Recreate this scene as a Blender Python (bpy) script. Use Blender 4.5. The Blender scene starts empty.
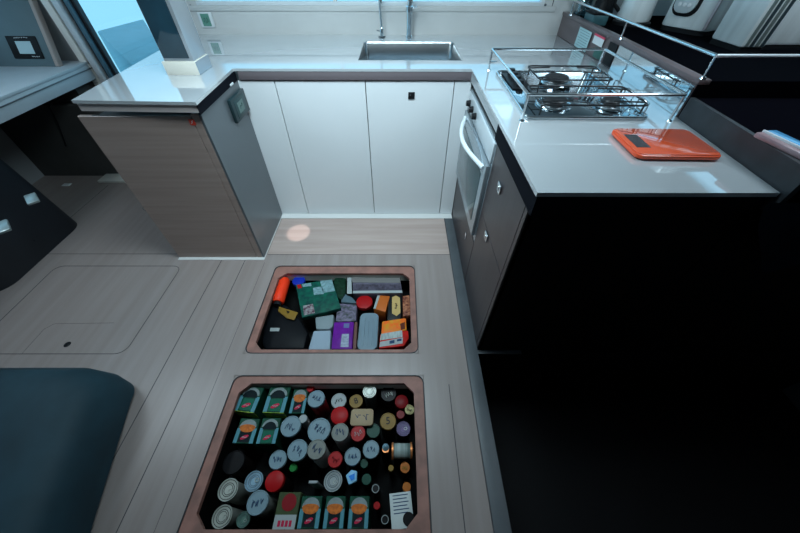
import bpy, bmesh, math, random
from mathutils import Vector, Matrix
C = bpy.context.scene.collection
sc = bpy.context.scene
PI = math.pi
random.seed(7)

# ---------------------------------------------------------------- camera
F_PX = 311.6
CH = 1.45
_p, _y, _r = math.radians(46.8), math.radians(.25), math.radians(.2)
_rz = Matrix.Rotation(-_y, 3, 'Z')
FW = _rz @ Vector((0, math.cos(_p), -math.sin(_p)))
UP0 = _rz @ Vector((0, math.sin(_p), math.cos(_p)))
RT0 = _rz @ Vector((1, 0, 0))
RT = RT0 * math.cos(_r) + UP0 * math.sin(_r)
UP = UP0 * math.cos(_r) - RT0 * math.sin(_r)
def at(u, v, **k):
    """point of the place seen at photo pixel u,v on the plane x=, y= or z="""
    d = FW * F_PX + RT * (u - 400) + UP * (266.5 - v)
    (a, val), = k.items(); i = 'xyz'.index(a)
    o = Vector((0, 0, CH)); return o + d * ((val - o[i]) / d[i])
cam = bpy.data.objects.new('camera', bpy.data.cameras.new('camera'))
C.objects.link(cam); sc.camera = cam
cam.data.sensor_width = 36; cam.data.lens = F_PX / 800 * 36
cam.data.clip_start = .02
cam.matrix_world = Matrix(((RT.x, UP.x, -FW.x, 0), (RT.y, UP.y, -FW.y, 0), (RT.z, UP.z, -FW.z, CH), (0, 0, 0, 1)))

# ---------------------------------------------------------------- materials
_M = {}
def mat(name, col, rough=.5, metal=0., spec=.5, noise=0., nscale=(8, 8, 8), coat=0., alpha=None, trans=0., bump=0., emis=None, estr=1., col2=None, cior=1.5):
    if name in _M: return _M[name]
    m = bpy.data.materials.new(name); m.use_nodes = True
    nt = m.node_tree; b = nt.nodes['Principled BSDF']
    b.inputs['Base Color'].default_value = (*col, 1)
    b.inputs['Roughness'].default_value = rough
    b.inputs['Metallic'].default_value = metal
    b.inputs['Specular IOR Level'].default_value = spec
    b.inputs['Coat Weight'].default_value = coat
    b.inputs['Coat Roughness'].default_value = .03; b.inputs['Coat IOR'].default_value = cior
    b.inputs['Transmission Weight'].default_value = trans
    if emis:
        b.inputs['Emission Color'].default_value = (*emis, 1); b.inputs['Emission Strength'].default_value = estr
    tc = nt.nodes.new('ShaderNodeTexCoord'); mp = nt.nodes.new('ShaderNodeMapping')
    mp.inputs['Scale'].default_value = nscale
    nt.links.new(tc.outputs['Object'], mp.inputs['Vector'])
    nz = nt.nodes.new('ShaderNodeTexNoise'); nz.inputs['Scale'].default_value = 1.; nz.inputs['Detail'].default_value = 4
    nt.links.new(mp.outputs['Vector'], nz.inputs['Vector'])
    if noise > 0 or col2:
        mx = nt.nodes.new('ShaderNodeMix'); mx.data_type = 'RGBA'
        c2 = col2 or tuple(c * (1 - noise) for c in col)
        mx.inputs[6].default_value = (*col, 1); mx.inputs[7].default_value = (*c2, 1)
        rp = nt.nodes.new('ShaderNodeMapRange'); rp.inputs[1].default_value = .35; rp.inputs[2].default_value = .65
        nt.links.new(nz.outputs['Fac'], rp.inputs[0]); nt.links.new(rp.outputs[0], mx.inputs[0])
        nt.links.new(mx.outputs[2], b.inputs['Base Color'])
    if bump > 0:
        bp = nt.nodes.new('ShaderNodeBump'); bp.inputs['Strength'].default_value = bump; bp.inputs['Distance'].default_value = .01
        nt.links.new(nz.outputs['Fac'], bp.inputs['Height']); nt.links.new(bp.outputs['Normal'], b.inputs['Normal'])
    _M[name] = m; return m
def glass_mat(name, tint, refl=.06):
    if name in _M: return _M[name]
    m = bpy.data.materials.new(name); m.use_nodes = True; nt = m.node_tree
    for n in list(nt.nodes): nt.nodes.remove(n)
    o = nt.nodes.new('ShaderNodeOutputMaterial'); t = nt.nodes.new('ShaderNodeBsdfTransparent'); g = nt.nodes.new('ShaderNodeBsdfGlossy')
    t.inputs['Color'].default_value = (*tint, 1); g.inputs['Roughness'].default_value = .02
    x = nt.nodes.new('ShaderNodeMixShader'); x.inputs[0].default_value = refl
    nt.links.new(t.outputs[0], x.inputs[1]); nt.links.new(g.outputs[0], x.inputs[2]); nt.links.new(x.outputs[0], o.inputs['Surface'])
    _M[name] = m; return m

FLOOR = mat('bleached_floor_wood', (.285, .240, .225), .33, noise=.2, nscale=(22, 1.2, 10), col2=(.25, .205, .19))
FLOORX = mat('bleached_cross_wood', (.44, .345, .31), .34, nscale=(1.5, 22, 10), col2=(.37, .28, .25))
SEAM = mat('dark_caulk', (.03, .03, .035), .6)
TRIMG = mat('grey_edging', (.075, .085, .095), .45, noise=.2)
COUNTER = mat('white_glossy_worktop', (.50, .53, .55), .04, spec=1., coat=1., cior=1.9, noise=.04, nscale=(3, 3, 3))
WHITE = mat('white_laminate', (.74, .77, .79), .3, noise=.03, nscale=(2, 2, 2))
WALLW = mat('offwhite_wall', (.62, .62, .61), .45, noise=.04)
WALLG = mat('grey_wall', (.30, .31, .32), .6, noise=.05)
CEIL = mat('ceiling_white', (.5, .5, .5), .6, noise=.03)
GWOOD = mat('grey_brown_wood', (.38, .29, .255), .26, nscale=(1.5, 1.5, 45), col2=(.33, .25, .22), spec=.6)
LIPW = mat('worktop_lip_wood', (.26, .22, .23), .35, noise=.15, nscale=(2, 30, 30))
BLK2 = mat('black_gap_strip', (.006, .007, .011), .8, spec=.05)  # shade under the worktop edge put into the colour
DWOOD = mat('dark_brown_laminate', (.045, .034, .036), .36, nscale=(30, 30, 3), col2=(.033, .025, .027))
PGREY = mat('graphite_panel', (.14, .16, .175), .3, metal=.35, noise=.06, nscale=(2, 2, 6))
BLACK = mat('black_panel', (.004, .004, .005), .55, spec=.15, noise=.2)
BLACKG = mat('black_gloss', (.003, .003, .005), .9, spec=0.)
BAND = mat('charcoal_upstand', (.03, .035, .042), .45, noise=.4, nscale=(14, 14, 14))
CHROME = mat('chrome', (.78, .82, .84), .16, metal=1.)
STEEL = mat('brushed_steel', (.52, .55, .57), .22, metal=1., noise=.12, nscale=(3, 60, 3))
MIRROR = mat('polished_splash_steel', (.72, .8, .84), .05, metal=1.)
IRON = mat('black_iron', (.012, .012, .014), .4)
BLKP = mat('black_plastic', (.012, .013, .015), .35)
LOCK = mat('locker_liner', (.006, .0065, .0065), .8, spec=.1, noise=.3)  # kept near black to paint the dark inside the lockers
CREAM = mat('cream_lip', (.80, .78, .70), .5, noise=.1)
REDW = mat('raw_mahogany_edge', (.30, .135, .105), .6, nscale=(14, 14, 14), col2=(.19, .09, .07))
WGLASS = glass_mat('window_glass', (.93, .97, 1.), .05)
RUBBER = mat('rubber_seal', (.01, .012, .016), .5)
ALU = mat('aluminium', (.75, .78, .8), .35, metal=.35)

# ---------------------------------------------------------------- mesh helpers
def NB(): return bmesh.new()
def merge(bm, tmp, M=None):
    me = bpy.data.meshes.new('tmp'); tmp.to_mesh(me); tmp.free()
    if M is not None: me.transform(M)
    bm.from_mesh(me); bpy.data.meshes.remove(me)
def add_box(bm, x0, x1, y0, y1, z0, z1, bev=0., seg=2, M=None):
    t = NB(); bmesh.ops.create_cube(t, size=1)
    for v in t.verts:
        v.co = Vector((x0 + (v.co.x + .5) * (x1 - x0), y0 + (v.co.y + .5) * (y1 - y0), z0 + (v.co.z + .5) * (z1 - z0)))
    if bev > 0: bmesh.ops.bevel(t, geom=t.edges[:], offset=bev, segments=seg, profile=.5, affect='EDGES', clamp_overlap=True)
    merge(bm, t, M); return bm
def add_prism(bm, pts, z0, z1, bev=0., M=None, top=None):
    """pts outline (x,y) counter-clockwise; top = optional separate outline of same length"""
    t = NB(); top = top or pts
    a = [t.verts.new((x, y, z0)) for x, y in pts]; b = [t.verts.new((x, y, z1)) for x, y in top]
    t.faces.new(a[::-1]); t.faces.new(b); n = len(pts)
    for i in range(n): t.faces.new((a[i], a[(i + 1) % n], b[(i + 1) % n], b[i]))
    bmesh.ops.recalc_face_normals(t, faces=t.faces[:])
    if bev > 0: bmesh.ops.bevel(t, geom=t.edges[:], offset=bev, segments=2, profile=.5, affect='EDGES', clamp_overlap=True)
    merge(bm, t, M); return bm
def add_lathe(bm, prof, seg=28, M=None):
    """prof: list of (r,z)"""
    t = NB(); rings = []
    for r, z in prof:
        if r < 1e-6: rings.append([t.verts.new((0, 0, z))])
        else: rings.append([t.verts.new((r * math.cos(2 * PI * i / seg), r * math.sin(2 * PI * i / seg), z)) for i in range(seg)])
    for a, b in zip(rings, rings[1:]):
        for i in range(seg):
            j = (i + 1) % seg
            if len(a) == 1 and len(b) == 1: continue
            if len(a) == 1: t.faces.new((a[0], b[i], b[j]))
            elif len(b) == 1: t.faces.new((a[i], a[j], b[0]))
            else: t.faces.new((a[i], a[j], b[j], b[i]))
    bmesh.ops.recalc_face_normals(t, faces=t.faces[:])
    merge(bm, t, M); return bm
def add_tube(bm, pts, r, seg=10, closed=False, M=None):
    t = NB(); pts = [Vector(p) for p in pts]; n = len(pts); rings = []
    ref = Vector((0, 0, 1))
    prev = None
    for i, p in enumerate(pts):
        if closed: d = pts[(i + 1) % n] - pts[i - 1]
        else: d = pts[min(i + 1, n - 1)] - pts[max(i - 1, 0)]
        d.normalize()
        if prev is None:
            a = d.cross(ref if abs(d.z) < .9 else Vector((1, 0, 0))).normalized()
        else:
            a = (prev - d * prev.dot(d)).normalized()
        prev = a; b = d.cross(a)
        rings.append([t.verts.new(p + (a * math.cos(2 * PI * k / seg) + b * math.sin(2 * PI * k / seg)) * r) for k in range(seg)])
    m = n if closed else n - 1
    for i in range(m):
        A, B = rings[i], rings[(i + 1) % n]
        for k in range(seg): t.faces.new((A[k], A[(k + 1) % seg], B[(k + 1) % seg], B[k]))
    if not closed: t.faces.new(rings[0][::-1]); t.faces.new(rings[-1])
    bmesh.ops.recalc_face_normals(t, faces=t.faces[:])
    merge(bm, t, M); return bm
def rrect(x0, x1, y0, y1, r, n=5):
    o = []
    for cx, cy, a0 in ((x1 - r, y1 - r, 0), (x0 + r, y1 - r, 90), (x0 + r, y0 + r, 180), (x1 - r, y0 + r, 270)):
        for k in range(n + 1):
            a = math.radians(a0 + 90 * k / n); o.append((cx + r * math.cos(a), cy + r * math.sin(a)))
    return o
def obj(name, bm, m, parent=None, smooth=None, label=None):
    me = bpy.data.meshes.new(name); bm.to_mesh(me); bm.free(); me.materials.append(m)
    if smooth is not False:
        for p in me.polygons: p.use_smooth = True
        try: me.set_sharp_from_angle(angle=math.radians(35))
        except Exception: pass
    o = bpy.data.objects.new(name, me); C.objects.link(o)
    if parent: o.parent = parent
    if label: o['label'] = label
    return o
def tag(o, label, cat, group=None, kind=None):
    o['label'] = label; o['category'] = cat
    if group: o['group'] = group
    if kind: o['kind'] = kind
    return o
def thing(name, label, cat, loc=(0, 0, 0), rz=0., group=None, rot=None):
    o = bpy.data.objects.new(name, None); C.objects.link(o); o.empty_display_size = .05
    o.location = loc; o.rotation_euler = rot if rot else (0, 0, rz)
    return tag(o, label, cat, group)
def struct(name, bm, m, parent=None, smooth=None):
    o = obj(name, bm, m, parent, smooth)
    if not parent: o['kind'] = 'structure'
    return o
def box(*a, **k): return add_box(NB(), *a, **k)
def T(x=0, y=0, z=0): return Matrix.Translation((x, y, z))
def RX(a): return Matrix.Rotation(a, 4, 'X')
def RY(a): return Matrix.Rotation(a, 4, 'Y')
def RZ(a): return Matrix.Rotation(a, 4, 'Z')
def text(name, s, size, M, m, parent, ext=.0006):
    cu = bpy.data.curves.new(name, 'FONT'); cu.body = s; cu.size = size; cu.extrude = ext; cu.align_x = 'CENTER'; cu.align_y = 'CENTER'
    cu.materials.append(m)
    tmp = bpy.data.objects.new(name, cu); C.objects.link(tmp); dg = bpy.context.evaluated_depsgraph_get()
    me = bpy.data.meshes.new_from_object(tmp.evaluated_get(dg)); bpy.data.objects.remove(tmp); bpy.data.curves.remove(cu)
    o = bpy.data.objects.new(name, me); C.objects.link(o); o.parent = parent; o.matrix_local = M
    return o
def squiggle(bm, seed, w, h, z, r=.0009, n=3):
    """small handwriting-like strokes"""
    rnd = random.Random(seed)
    for k in range(n):
        x = -w / 2 + w * (k + .5) / n; y = rnd.uniform(-.15, .15) * h; ph = rnd.uniform(0, 6); m = rnd.randint(5, 9); pts = []
        px = x - w / n * .32; py = y
        for i in range(m):
            a = i / (m - 1)
            px = x - w / n * .32 + w / n * .64 * a + rnd.uniform(-.10, .10) * w / n; py = y + h * .38 * math.sin(ph + a * rnd.uniform(5, 9)) * rnd.uniform(.5, 1)
            pts.append(Vector((px, py, z)))
        sm = []
        for i in range(m - 1):
            p0, p1, p2, p3 = pts[max(i - 1, 0)], pts[i], pts[i + 1], pts[min(i + 2, m - 1)]
            for q in range(4):
                t = q / 4; sm.append(.5 * (2 * p1 + (p2 - p0) * t + (2 * p0 - 5 * p1 + 4 * p2 - p3) * t * t + (3 * p1 - p0 - 3 * p2 + p3) * t ** 3))
        sm.append(pts[-1]); add_tube(bm, sm, r, 5)
    return bm

# ================================================================ SETTING
WY = 2.72          # back bulkhead
DF = 1.905         # galley door faces
CT = .963          # worktop top
CEZ = 2.05
# hatch openings in the floor: outer rebate rectangles
H1 = (-.785, .098, .761, 1.366)
H2 = (-.785, .115, .035, .643)
fl = NB()
XL, XR = -3.1, .337
for a in ((XL, H1[0], -1.7, 1.47), (H1[0], XR, H1[3], 1.47), (H1[0], XR, H2[3], H1[2]), (H1[0], XR, -1.7, H2[2]),
          (H1[1], XR, H1[2], H1[3]), (H2[1], XR, H2[2], H2[3]), (XL, -.87, 1.47, 2.74)):
    add_box(fl, *a, -.04, 0)
for H in (H1, H2):
    for cx, cy, a0 in ((H[1], H[3], 0), (H[0], H[3], 90), (H[0], H[2], 180), (H[1], H[2], 270)):
        sx = -1 if cx == H[1] else 1; sy = -1 if cy == H[3] else 1; q = .035; e = .004
        arc = [(cx + sx * q + q * math.cos(math.radians(a0 + 90 * k / 4)), cy + sy * q + q * math.sin(math.radians(a0 + 90 * k / 4))) for k in range(5)]
        add_prism(fl, [(cx - sx * e, cy - sy * e)] + arc, -.04, 0)
struct('floor', fl, FLOOR)
struct('floor', box(-.87, XR, 1.47, 1.93, -.04, 0), FLOORX)
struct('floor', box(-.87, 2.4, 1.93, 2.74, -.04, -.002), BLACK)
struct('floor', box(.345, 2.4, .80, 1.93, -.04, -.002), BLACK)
seams = NB(); w = .0016
for x, y0, y1 in ((-1.152, -1.6, 1.44), (-1.0, -1.6, 1.44), (-.2, -1.6, .02), (.235, -1.6, .6), (-2.45, -1.6, 2.3)):
    add_box(seams, x - w, x + w, y0, y1, 0, .0006)
add_box(seams, -.87, XR, 1.47 - w, 1.47 + w, 0, .0006)
add_box(seams, -3, -1.44, 1.475 - w, 1.475 + w, 0, .0006)
add_box(seams, -.868, -.8665, .03, 1.40, 0, .0003)
pts = rrect(-2.18, -1.385, .757, 1.365, .05)
for a, b in ((1.001, .999),):
    add_tube(seams, [(x, y, .0002) for x, y in pts], .0016, 6, closed=True)
add_tube(seams, [(x, y, .0002) for x, y in rrect(-1.99, -1.5, 1.94, 2.2, .08)], .0013, 6, closed=True)
add_tube(seams, [(-1.90, .76, .0002), (-1.90, .90, .0002), (-1.87, .935, .0002), (-1.55, .94, .0002)], .0007, 6)
struct('trim_1', seams, SEAM)
pull = obj('hatch_finger_pull', add_lathe(NB(), [(0, .002), (.013, .002), (.016, .0005), (.016, 0)], M=T(-1.71, .81, 0)), BLKP)
tag(pull, 'small round black finger pull in the closed floor hatch', 'finger pull')
struct('trim_2', box(XR, .40, -1.7, 1.86, -.03, .004, bev=.002), TRIMG)
e = NB(); add_box(e, XR - .002, XR + .0015, -1.7, 1.86, 0, .0046); struct('trim_3', e, SEAM)
# lower sole of the companionway to the right
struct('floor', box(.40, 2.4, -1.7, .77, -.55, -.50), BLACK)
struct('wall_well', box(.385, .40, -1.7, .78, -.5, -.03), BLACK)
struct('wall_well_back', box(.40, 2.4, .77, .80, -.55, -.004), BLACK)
struct('trim_4', box(.40, .62, .755, .775, -.004, .004), TRIMG)

def hatch(H, inner, chamf, depth, name, lab):
    x0, x1, y0, y1 = H; X0, X1, Y0, Y1 = inner
    t = thing(name, lab, 'floor locker', ((x0 + x1) / 2, (y0 + y1) / 2, 0))
    off = Matrix.Translation((-(x0 + x1) / 2, -(y0 + y1) / 2, 0))
    outer = rrect(x0 + .002, x1 - .002, y0 + .002, y1 - .002, .035, 4)
    # inner outline: chamfered corners, matched point by point
    c = chamf; inn = []
    for (cx, cy), sx, sy, flip in (((X1, Y1), -1, -1, 0), ((X0, Y1), 1, -1, 1), ((X0, Y0), 1, 1, 0), ((X1, Y0), -1, 1, 1)):
        a = (cx, cy + sy * c); b = (cx + sx * c, cy)
        if flip: a, b = b, a
        for k in range(5): inn.append((a[0] + (b[0] - a[0]) * k / 4, a[1] + (b[1] - a[1]) * k / 4))
    bm = NB(); n = len(outer)
    def ring(lst, z): return [bm.verts.new((p[0], p[1], z)) for p in lst]
    A, B, Cc, D = ring(outer, -.003), ring(inn, -.003), ring(inn, -.022), ring(outer, -.022)
    for P_, Q in ((A, B), (B, Cc), (Cc, D), (D, A)):
        for i in range(n):
            j = (i + 1) % n; bm.faces.new((P_[i], P_[j], Q[j], Q[i]))
    bmesh.ops.recalc_face_normals(bm, faces=bm.faces[:]); bm.transform(off)
    obj('frame', bm, REDW, t)
    # dark slot round the frame
    bm = NB(); add_tube(bm, [(x, y, .0) for x, y in rrect(x0, x1, y0, y1, .035, 4)], .0028, 6, closed=True); bm.transform(off)
    obj('gasket', bm, SEAM, t)
    for k in range(1):
        bm = NB(); e = .012
        add_box(bm, X0 - e, X1 + e, Y1 + .002, Y1 + .02, -.075, -.0225); bm.transform(off)
        obj('lip', bm, CREAM, t, label='cream painted lip under the far edge')
    bm = NB(); g = .01
    add_box(bm, X0 - .03, X0 - .02, Y0 - .02, Y1 + .03, -depth, -.023); add_box(bm, X1 + .02, X1 + .03, Y0 - .02, Y1 + .03, -depth, -.023)
    add_box(bm, X0 - .03, X1 + .03, Y0 - .03, Y0 - .02, -depth, -.023); add_box(bm, X0 - .03, X1 + .03, Y1 + .021, Y1 + .03, -depth, -.023)
    add_box(bm, X0 - .03, X1 + .03, Y0 - .03, Y1 + .03, -depth - .01, -depth); bm.transform(off)
    obj('liner', bm, LOCK, t)
    return t
D1, D2 = .20, .22
hatch(H1, (-.745, .064, .782, 1.306), .04, D1, 'floor_locker', 'open floor locker nearer the galley, packed with bags and boxes')
hatch(H2, (-.742, .069, .078, .607), .045, D2, 'floor_locker', 'larger open floor locker full of tins, jars and green cartons')

# back bulkhead with window (X -1.30..0.965) and glazed door to the left
wb = NB()
WX0, WX1, WZ0, WZ1 = -1.36, .975, 1.142, 1.85
add_box(wb, -1.5, 1.2, WY, WY + .06, 0, WZ0 - .02); add_box(wb, -1.5, WX0, WY, WY + .06, WZ0 - .02, CEZ)
add_box(wb, WX1 + .0, 2.4, WY, WY + .06, WZ0 - .02, CEZ); add_box(wb, WX0, WX1, WY, WY + .06, WZ1, CEZ); add_box(wb, 1.2, 2.4, WY, WY + .06, 0, WZ0 - .02)
struct('wall_back', wb, WALLW)
struct('trim_5', box(-1.42, 1.06, WY - .008, WY, 1.092, 1.122, bev=.003), WALLW)
struct('trim_6', box(1.03, 1.034, WY - .003, WY, 1.1, 1.9), SEAM)
wf = NB()
for a in ((WX0, WX1, WZ0 - .02, WZ0), (WX0, WX1, WZ1 - .02, WZ1)): add_box(wf, a[0], a[1], WY - .005, WY + .05, a[2], a[3], bev=.002)
for x in (WX0, WX1 - .02, -.44): add_box(wf, x, x + .02, WY - .004, WY + .05, WZ0, WZ1 - .02)
w1 = struct('window_1', wf, WHITE)
struct('pane', box(WX0 + .02, -.44, WY + .02, WY + .026, WZ0, WZ1 - .02), WGLASS, w1)
struct('pane', box(-.42, WX1 - .02, WY + .02, WY + .026, WZ0, WZ1 - .02), WGLASS, w1)
s = obj('screw_cap', add_lathe(NB(), [(0, .004), (.007, .003), (.008, 0)], 16, M=T(-1.405, WY, 1.118) @ RX(PI / 2)), PGREY)
tag(s, 'small round grey screw cap above the wall thermometer', 'screw cap')
s = obj('screw_cap', add_lathe(NB(), [(0, .004), (.007, .003), (.008, 0)], 16, M=T(.985, WY - .001, 1.128) @ RX(PI / 2)), PGREY)
tag(s, 'small round grey screw cap at the right end of the window sill', 'screw cap')

# door: stiles, tracks, glass
DY = WY
dl = at(58, 0, y=DY).x; 
dt = NB()
# strips, left to right, taken across the jamb at z ~1.15
jx = -2.335
def strip(bm, x0, x1, y0, y1, z0=.60, z1=CEZ): add_box(bm, x0, x1, y0, y1, z0, z1, bev=.003)
d1 = NB(); strip(d1, -2.35, -2.30, DY - .05, DY + .04); strip(d1, -1.50, -1.44, DY - .0, DY + .04); add_box(d1, -2.30, -1.50, DY, DY + .05, .60, .64)
door = struct('door_1', d1, mat('door_cream', (.85, .82, .76), .4))
a = NB(); strip(a, -2.285, -2.235, DY - .05, DY + .0); add_box(a, -2.245, -2.238, DY - .056, DY - .05, .6, CEZ)
struct('aluminium_stile', a, ALU, door)
a = NB(); strip(a, -2.30, -2.285, DY - .02, DY + .03); strip(a, -2.235, -2.22, DY - .02, DY + .03); strip(a, -2.19, -2.165, DY - .01, DY + .03); strip(a, -1.56, -1.545, DY - .01, DY + .03)
struct('rubber_seal', a, RUBBER, door)
a = NB(); strip(a, -2.22, -2.19, DY - .03, DY + .03); strip(a, -1.545, -1.50, DY - .03, DY + .03)
struct('glazed_stile', a, mat('teal_grey_frame', (.10, .2, .26), .3, metal=.3), door)
struct('pane', box(-2.165, -1.56, DY + .01, DY + .018, .64, CEZ), WGLASS, door)
# low dark bulkhead below the door glass and desk
struct('wall_left_low', box(-3.1, -1.40, 2.45, WY, .0, .58), mat('dark_bulkhead', (.06, .06, .058), .7, noise=.3, nscale=(3, 3, 3)))
struct('wall_low_far_left', box(-3.1, -2.36, 2.50, WY, .58, .69), _M['dark_bulkhead'])
struct('baseboard_back', box(-2.55, -1.40, 2.33, 2.45, 0, .022, bev=.004), mat('pale_threshold', (.75, .72, .66), .6, noise=.15))
struct('wall_back_far_left', box(-3.1, -2.34, WY, WY + .06, .58, CEZ), WALLG)
b = NB()
for q in ((-1.7, WY + .06, -.04, 1.05), (-1.7, WY + .06, 1.85, CEZ), (-1.7, .3, 1.05, 1.85), (2.5, WY + .06, 1.05, 1.85)): add_box(b, -3.16, -3.1, *q)
struct('wall_left', b, WALLG)
b = NB()
for q in ((.3, 2.5, 1.05, 1.07), (.3, 2.5, 1.83, 1.85), (.3, .32, 1.07, 1.83), (2.48, 2.5, 1.07, 1.83)): add_box(b, -3.15, -3.095, *q)
w3 = struct('window_3', b, ALU); struct('pane', box(-3.13, -3.125, .32, 2.48, 1.07, 1.83), WGLASS, w3)
b = NB()
for q in ((-1.7, WY + .06, -.55, 1.35), (-1.7, WY + .06, 1.85, CEZ), (-1.7, 1.3, 1.35, 1.85), (2.5, WY + .06, 1.35, 1.85)): add_box(b, 2.4, 2.46, *q)
struct('wall_right', b, mat('dark_cabinet_wall', (.05, .05, .055), .6, noise=.1))
b = NB()
for q in ((1.3, 2.5, 1.35, 1.37), (1.3, 2.5, 1.83, 1.85), (1.3, 1.32, 1.37, 1.83), (2.48, 2.5, 1.37, 1.83)): add_box(b, 2.395, 2.45, *q)
w4 = struct('window_4', b, ALU); struct('pane', box(2.42, 2.425, 1.32, 2.48, 1.37, 1.83), WGLASS, w4)
struct('wall_front', box(-3.16, 2.46, -1.76, -1.7, -.55, CEZ), WALLG)
# ceiling with the galley roof hatch and two unseen hatches added for light
cl = NB()
SK = [(-.75, .2, .85, 1.5), (-2.6, -1.9, .85, 1.5), (1.2, 1.8, .85, 1.5)]  # second and third openings are added to brighten the sides
for q in ((-3.16, 2.46, -1.76, .85), (-3.16, 2.46, 1.5, WY + .06), (-3.16, -2.6, .85, 1.5), (-1.9, -.75, .85, 1.5), (.2, 1.2, .85, 1.5), (1.8, 2.46, .85, 1.5)):
    add_box(cl, *q, CEZ, CEZ + .05)
struct('ceiling', cl, CEIL)
for k, (x0, x1, y0, y1) in enumerate(SK):
    rf = NB()
    for q in ((x0 - .03, x0, y0 - .03, y1 + .03), (x1, x1 + .03, y0 - .03, y1 + .03), (x0, x1, y0 - .03, y0), (x0, x1, y1, y1 + .03)): add_box(rf, *q, CEZ - .015, CEZ + .09, bev=.004)
    sk = struct(('window_2', 'added_hatch_port', 'added_hatch_starboard')[k], rf, ALU)
    struct('pane', box(x0, x1, y0, y1, CEZ + .07, CEZ + .08), WGLASS, sk)

# outside: cockpit
struct('deck', box(-6, 3, WY + .06, 3.5, -.1, -.05), mat('deck_white', (.45, .62, .7), .6, noise=.05))
q = [at(97, 31, z=.6), at(99, 120, z=.6), at(172, 70, z=.6), at(160, 46, z=.6), at(143, 19, z=.6)]
cb = NB(); add_prism(cb, [(p.x, max(p.y, WY + .09)) for p in q], -.05, .6, bev=.015)
tag(obj('cockpit_table', cb, mat('table_teal', (.12, .33, .40), .6, noise=.1)), 'teal cockpit table top seen outside through the door glass', 'table')

# ================================================================ GALLEY CABINETS (back run)
def door_panel(parent, x0, x1, y, z0, z1, m=WHITE, th=.018):
    return obj('door', box(x0, x1, y, y + th, z0, z1, bev=.0015, seg=1), m, parent)
units = [(-.905, -.683), (-.683, -.186), (-.186, .305)]
labs = ['narrow white galley cabinet in the corner beside the fridge', 'white galley cabinet between the corner unit and the sink door', 'white galley cabinet below the sink with a square black lock']
for (a, b), l in zip(units, labs):
    t = thing('galley_cabinet', l, 'cabinet', ((a + b) / 2, DF, 0), group='white cabinets of the back run')
    t.location = ((a + b) / 2, DF, 0); h = (b - a) / 2
    obj('carcass', box(-h + .001, h - .001, .02, .7 if a > -.8 else .3, .02, .73, bev=0), mat('dark_gap', (.02, .02, .022), .7), t)
    obj('door', box(-h + .0022, h - .0022, 0, .018, .006, .900, bev=.0012, seg=1), WHITE, t)
    obj('plinth', box(-h, h, -.055, .02, 0, .005), mat('white_plinth', (.6, .6, .59), .5), t)
    if b > .2:
        k = obj('lock', box(-.018 + .01, .018 + .01, -.006, 0, .812, .848, bev=.003), BLKP, t)
        obj('lock_button', add_lathe(NB(), [(0, .003), (.005, .002), (.0055, 0)], 14, M=T(.004, -.006, .834) @ RX(PI / 2)), CHROME, k)
t = thing('corner_filler', 'narrow white filler panel between the lock door and the oven', 'panel', (.35, DF, 0))
obj('panel', box(-.043, .048, 0, .018, .006, .90, bev=.001, seg=1), WHITE, t)
obj('plinth', box(-.045, .045, -.055, .02, 0, .005), _M['white_plinth'], t)

# fridge column
t = thing('fridge_cabinet', 'grey-brown wood fridge cabinet under the left end of the worktop', 'cabinet', (-1.15, 1.44, 0))
FX0, FX1 = -1.435 + 1.15, -.88 + 1.15
obj('side_panel', box(FX1 - .012, FX1, .0, .462, .004, .905, bev=.001, seg=1), PGREY, t, label='smooth graphite side panel facing the galley')
obj('carcass', box(FX0 + .005, FX1 - .013, .02, .46, .02, .86), _M['dark_gap'], t)
obj('door', box(FX0, FX1 - .05, 0, .02, .004, .893, bev=.0015, seg=1), GWOOD, t)
obj('edge_post', box(FX1 - .047, FX1 - .0125, 0, .02, .004, .903, bev=.001, seg=1), GWOOD, t)
obj('plinth', box(FX0, FX1 + .003, -.022, .46, -.0, .004), _M['white_plinth'], t)
sg = thing('warning_sticker', 'small red square sticker on the top corner of the fridge cabinet', 'sticker', (-.934, 1.4385, .868))
obj('backing', box(-.013, .013, 0, .0013, -.013, .013), mat('sticker_red', (.75, .06, .03), .5), sg)
obj('symbol', add_tube(NB(), [(-.006, -.0006, -.006), (.004, -.0006, .002), (-.002, -.0006, .002), (.006, -.0006, .008)], .0013, 5), WHITE, sg)
# thermostat on graphite side
t = thing('thermostat', 'square dark thermostat on the graphite side of the fridge cabinet', 'thermostat', (-.88, 1.80, .812))
obj('body', box(.0, .02, -.098, .098, -.058, .058, bev=.006), mat('thermo_case', (.012, .03, .035), .35), t)
obj('bezel', box(.02, .0222, -.07, .07, -.042, .042, bev=.001), mat('thermo_bezel', (.015, .045, .05), .4), t)
sc_ = obj('screen', box(.0222, .024, -.045, .03, -.026, .026), mat('lcd_grey', (.10, .17, .16), .4), t)
b = NB(); squiggle(b, 5, .04, .03, 0, .0011, 2); b.transform(T(.0245, -.004, 0) @ RZ(PI / 2) @ RX(PI / 2)); obj('digits', b, mat('lcd_ink', (.03, .08, .07), .4), sc_)
# under-counter white catch near corner
tag(obj('latch_bracket', box(-.884, -.872, 1.79, 1.83, .908, .918, bev=.002), WHITE), 'tiny white bracket under the worktop edge above the thermostat', 'bracket')

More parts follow.
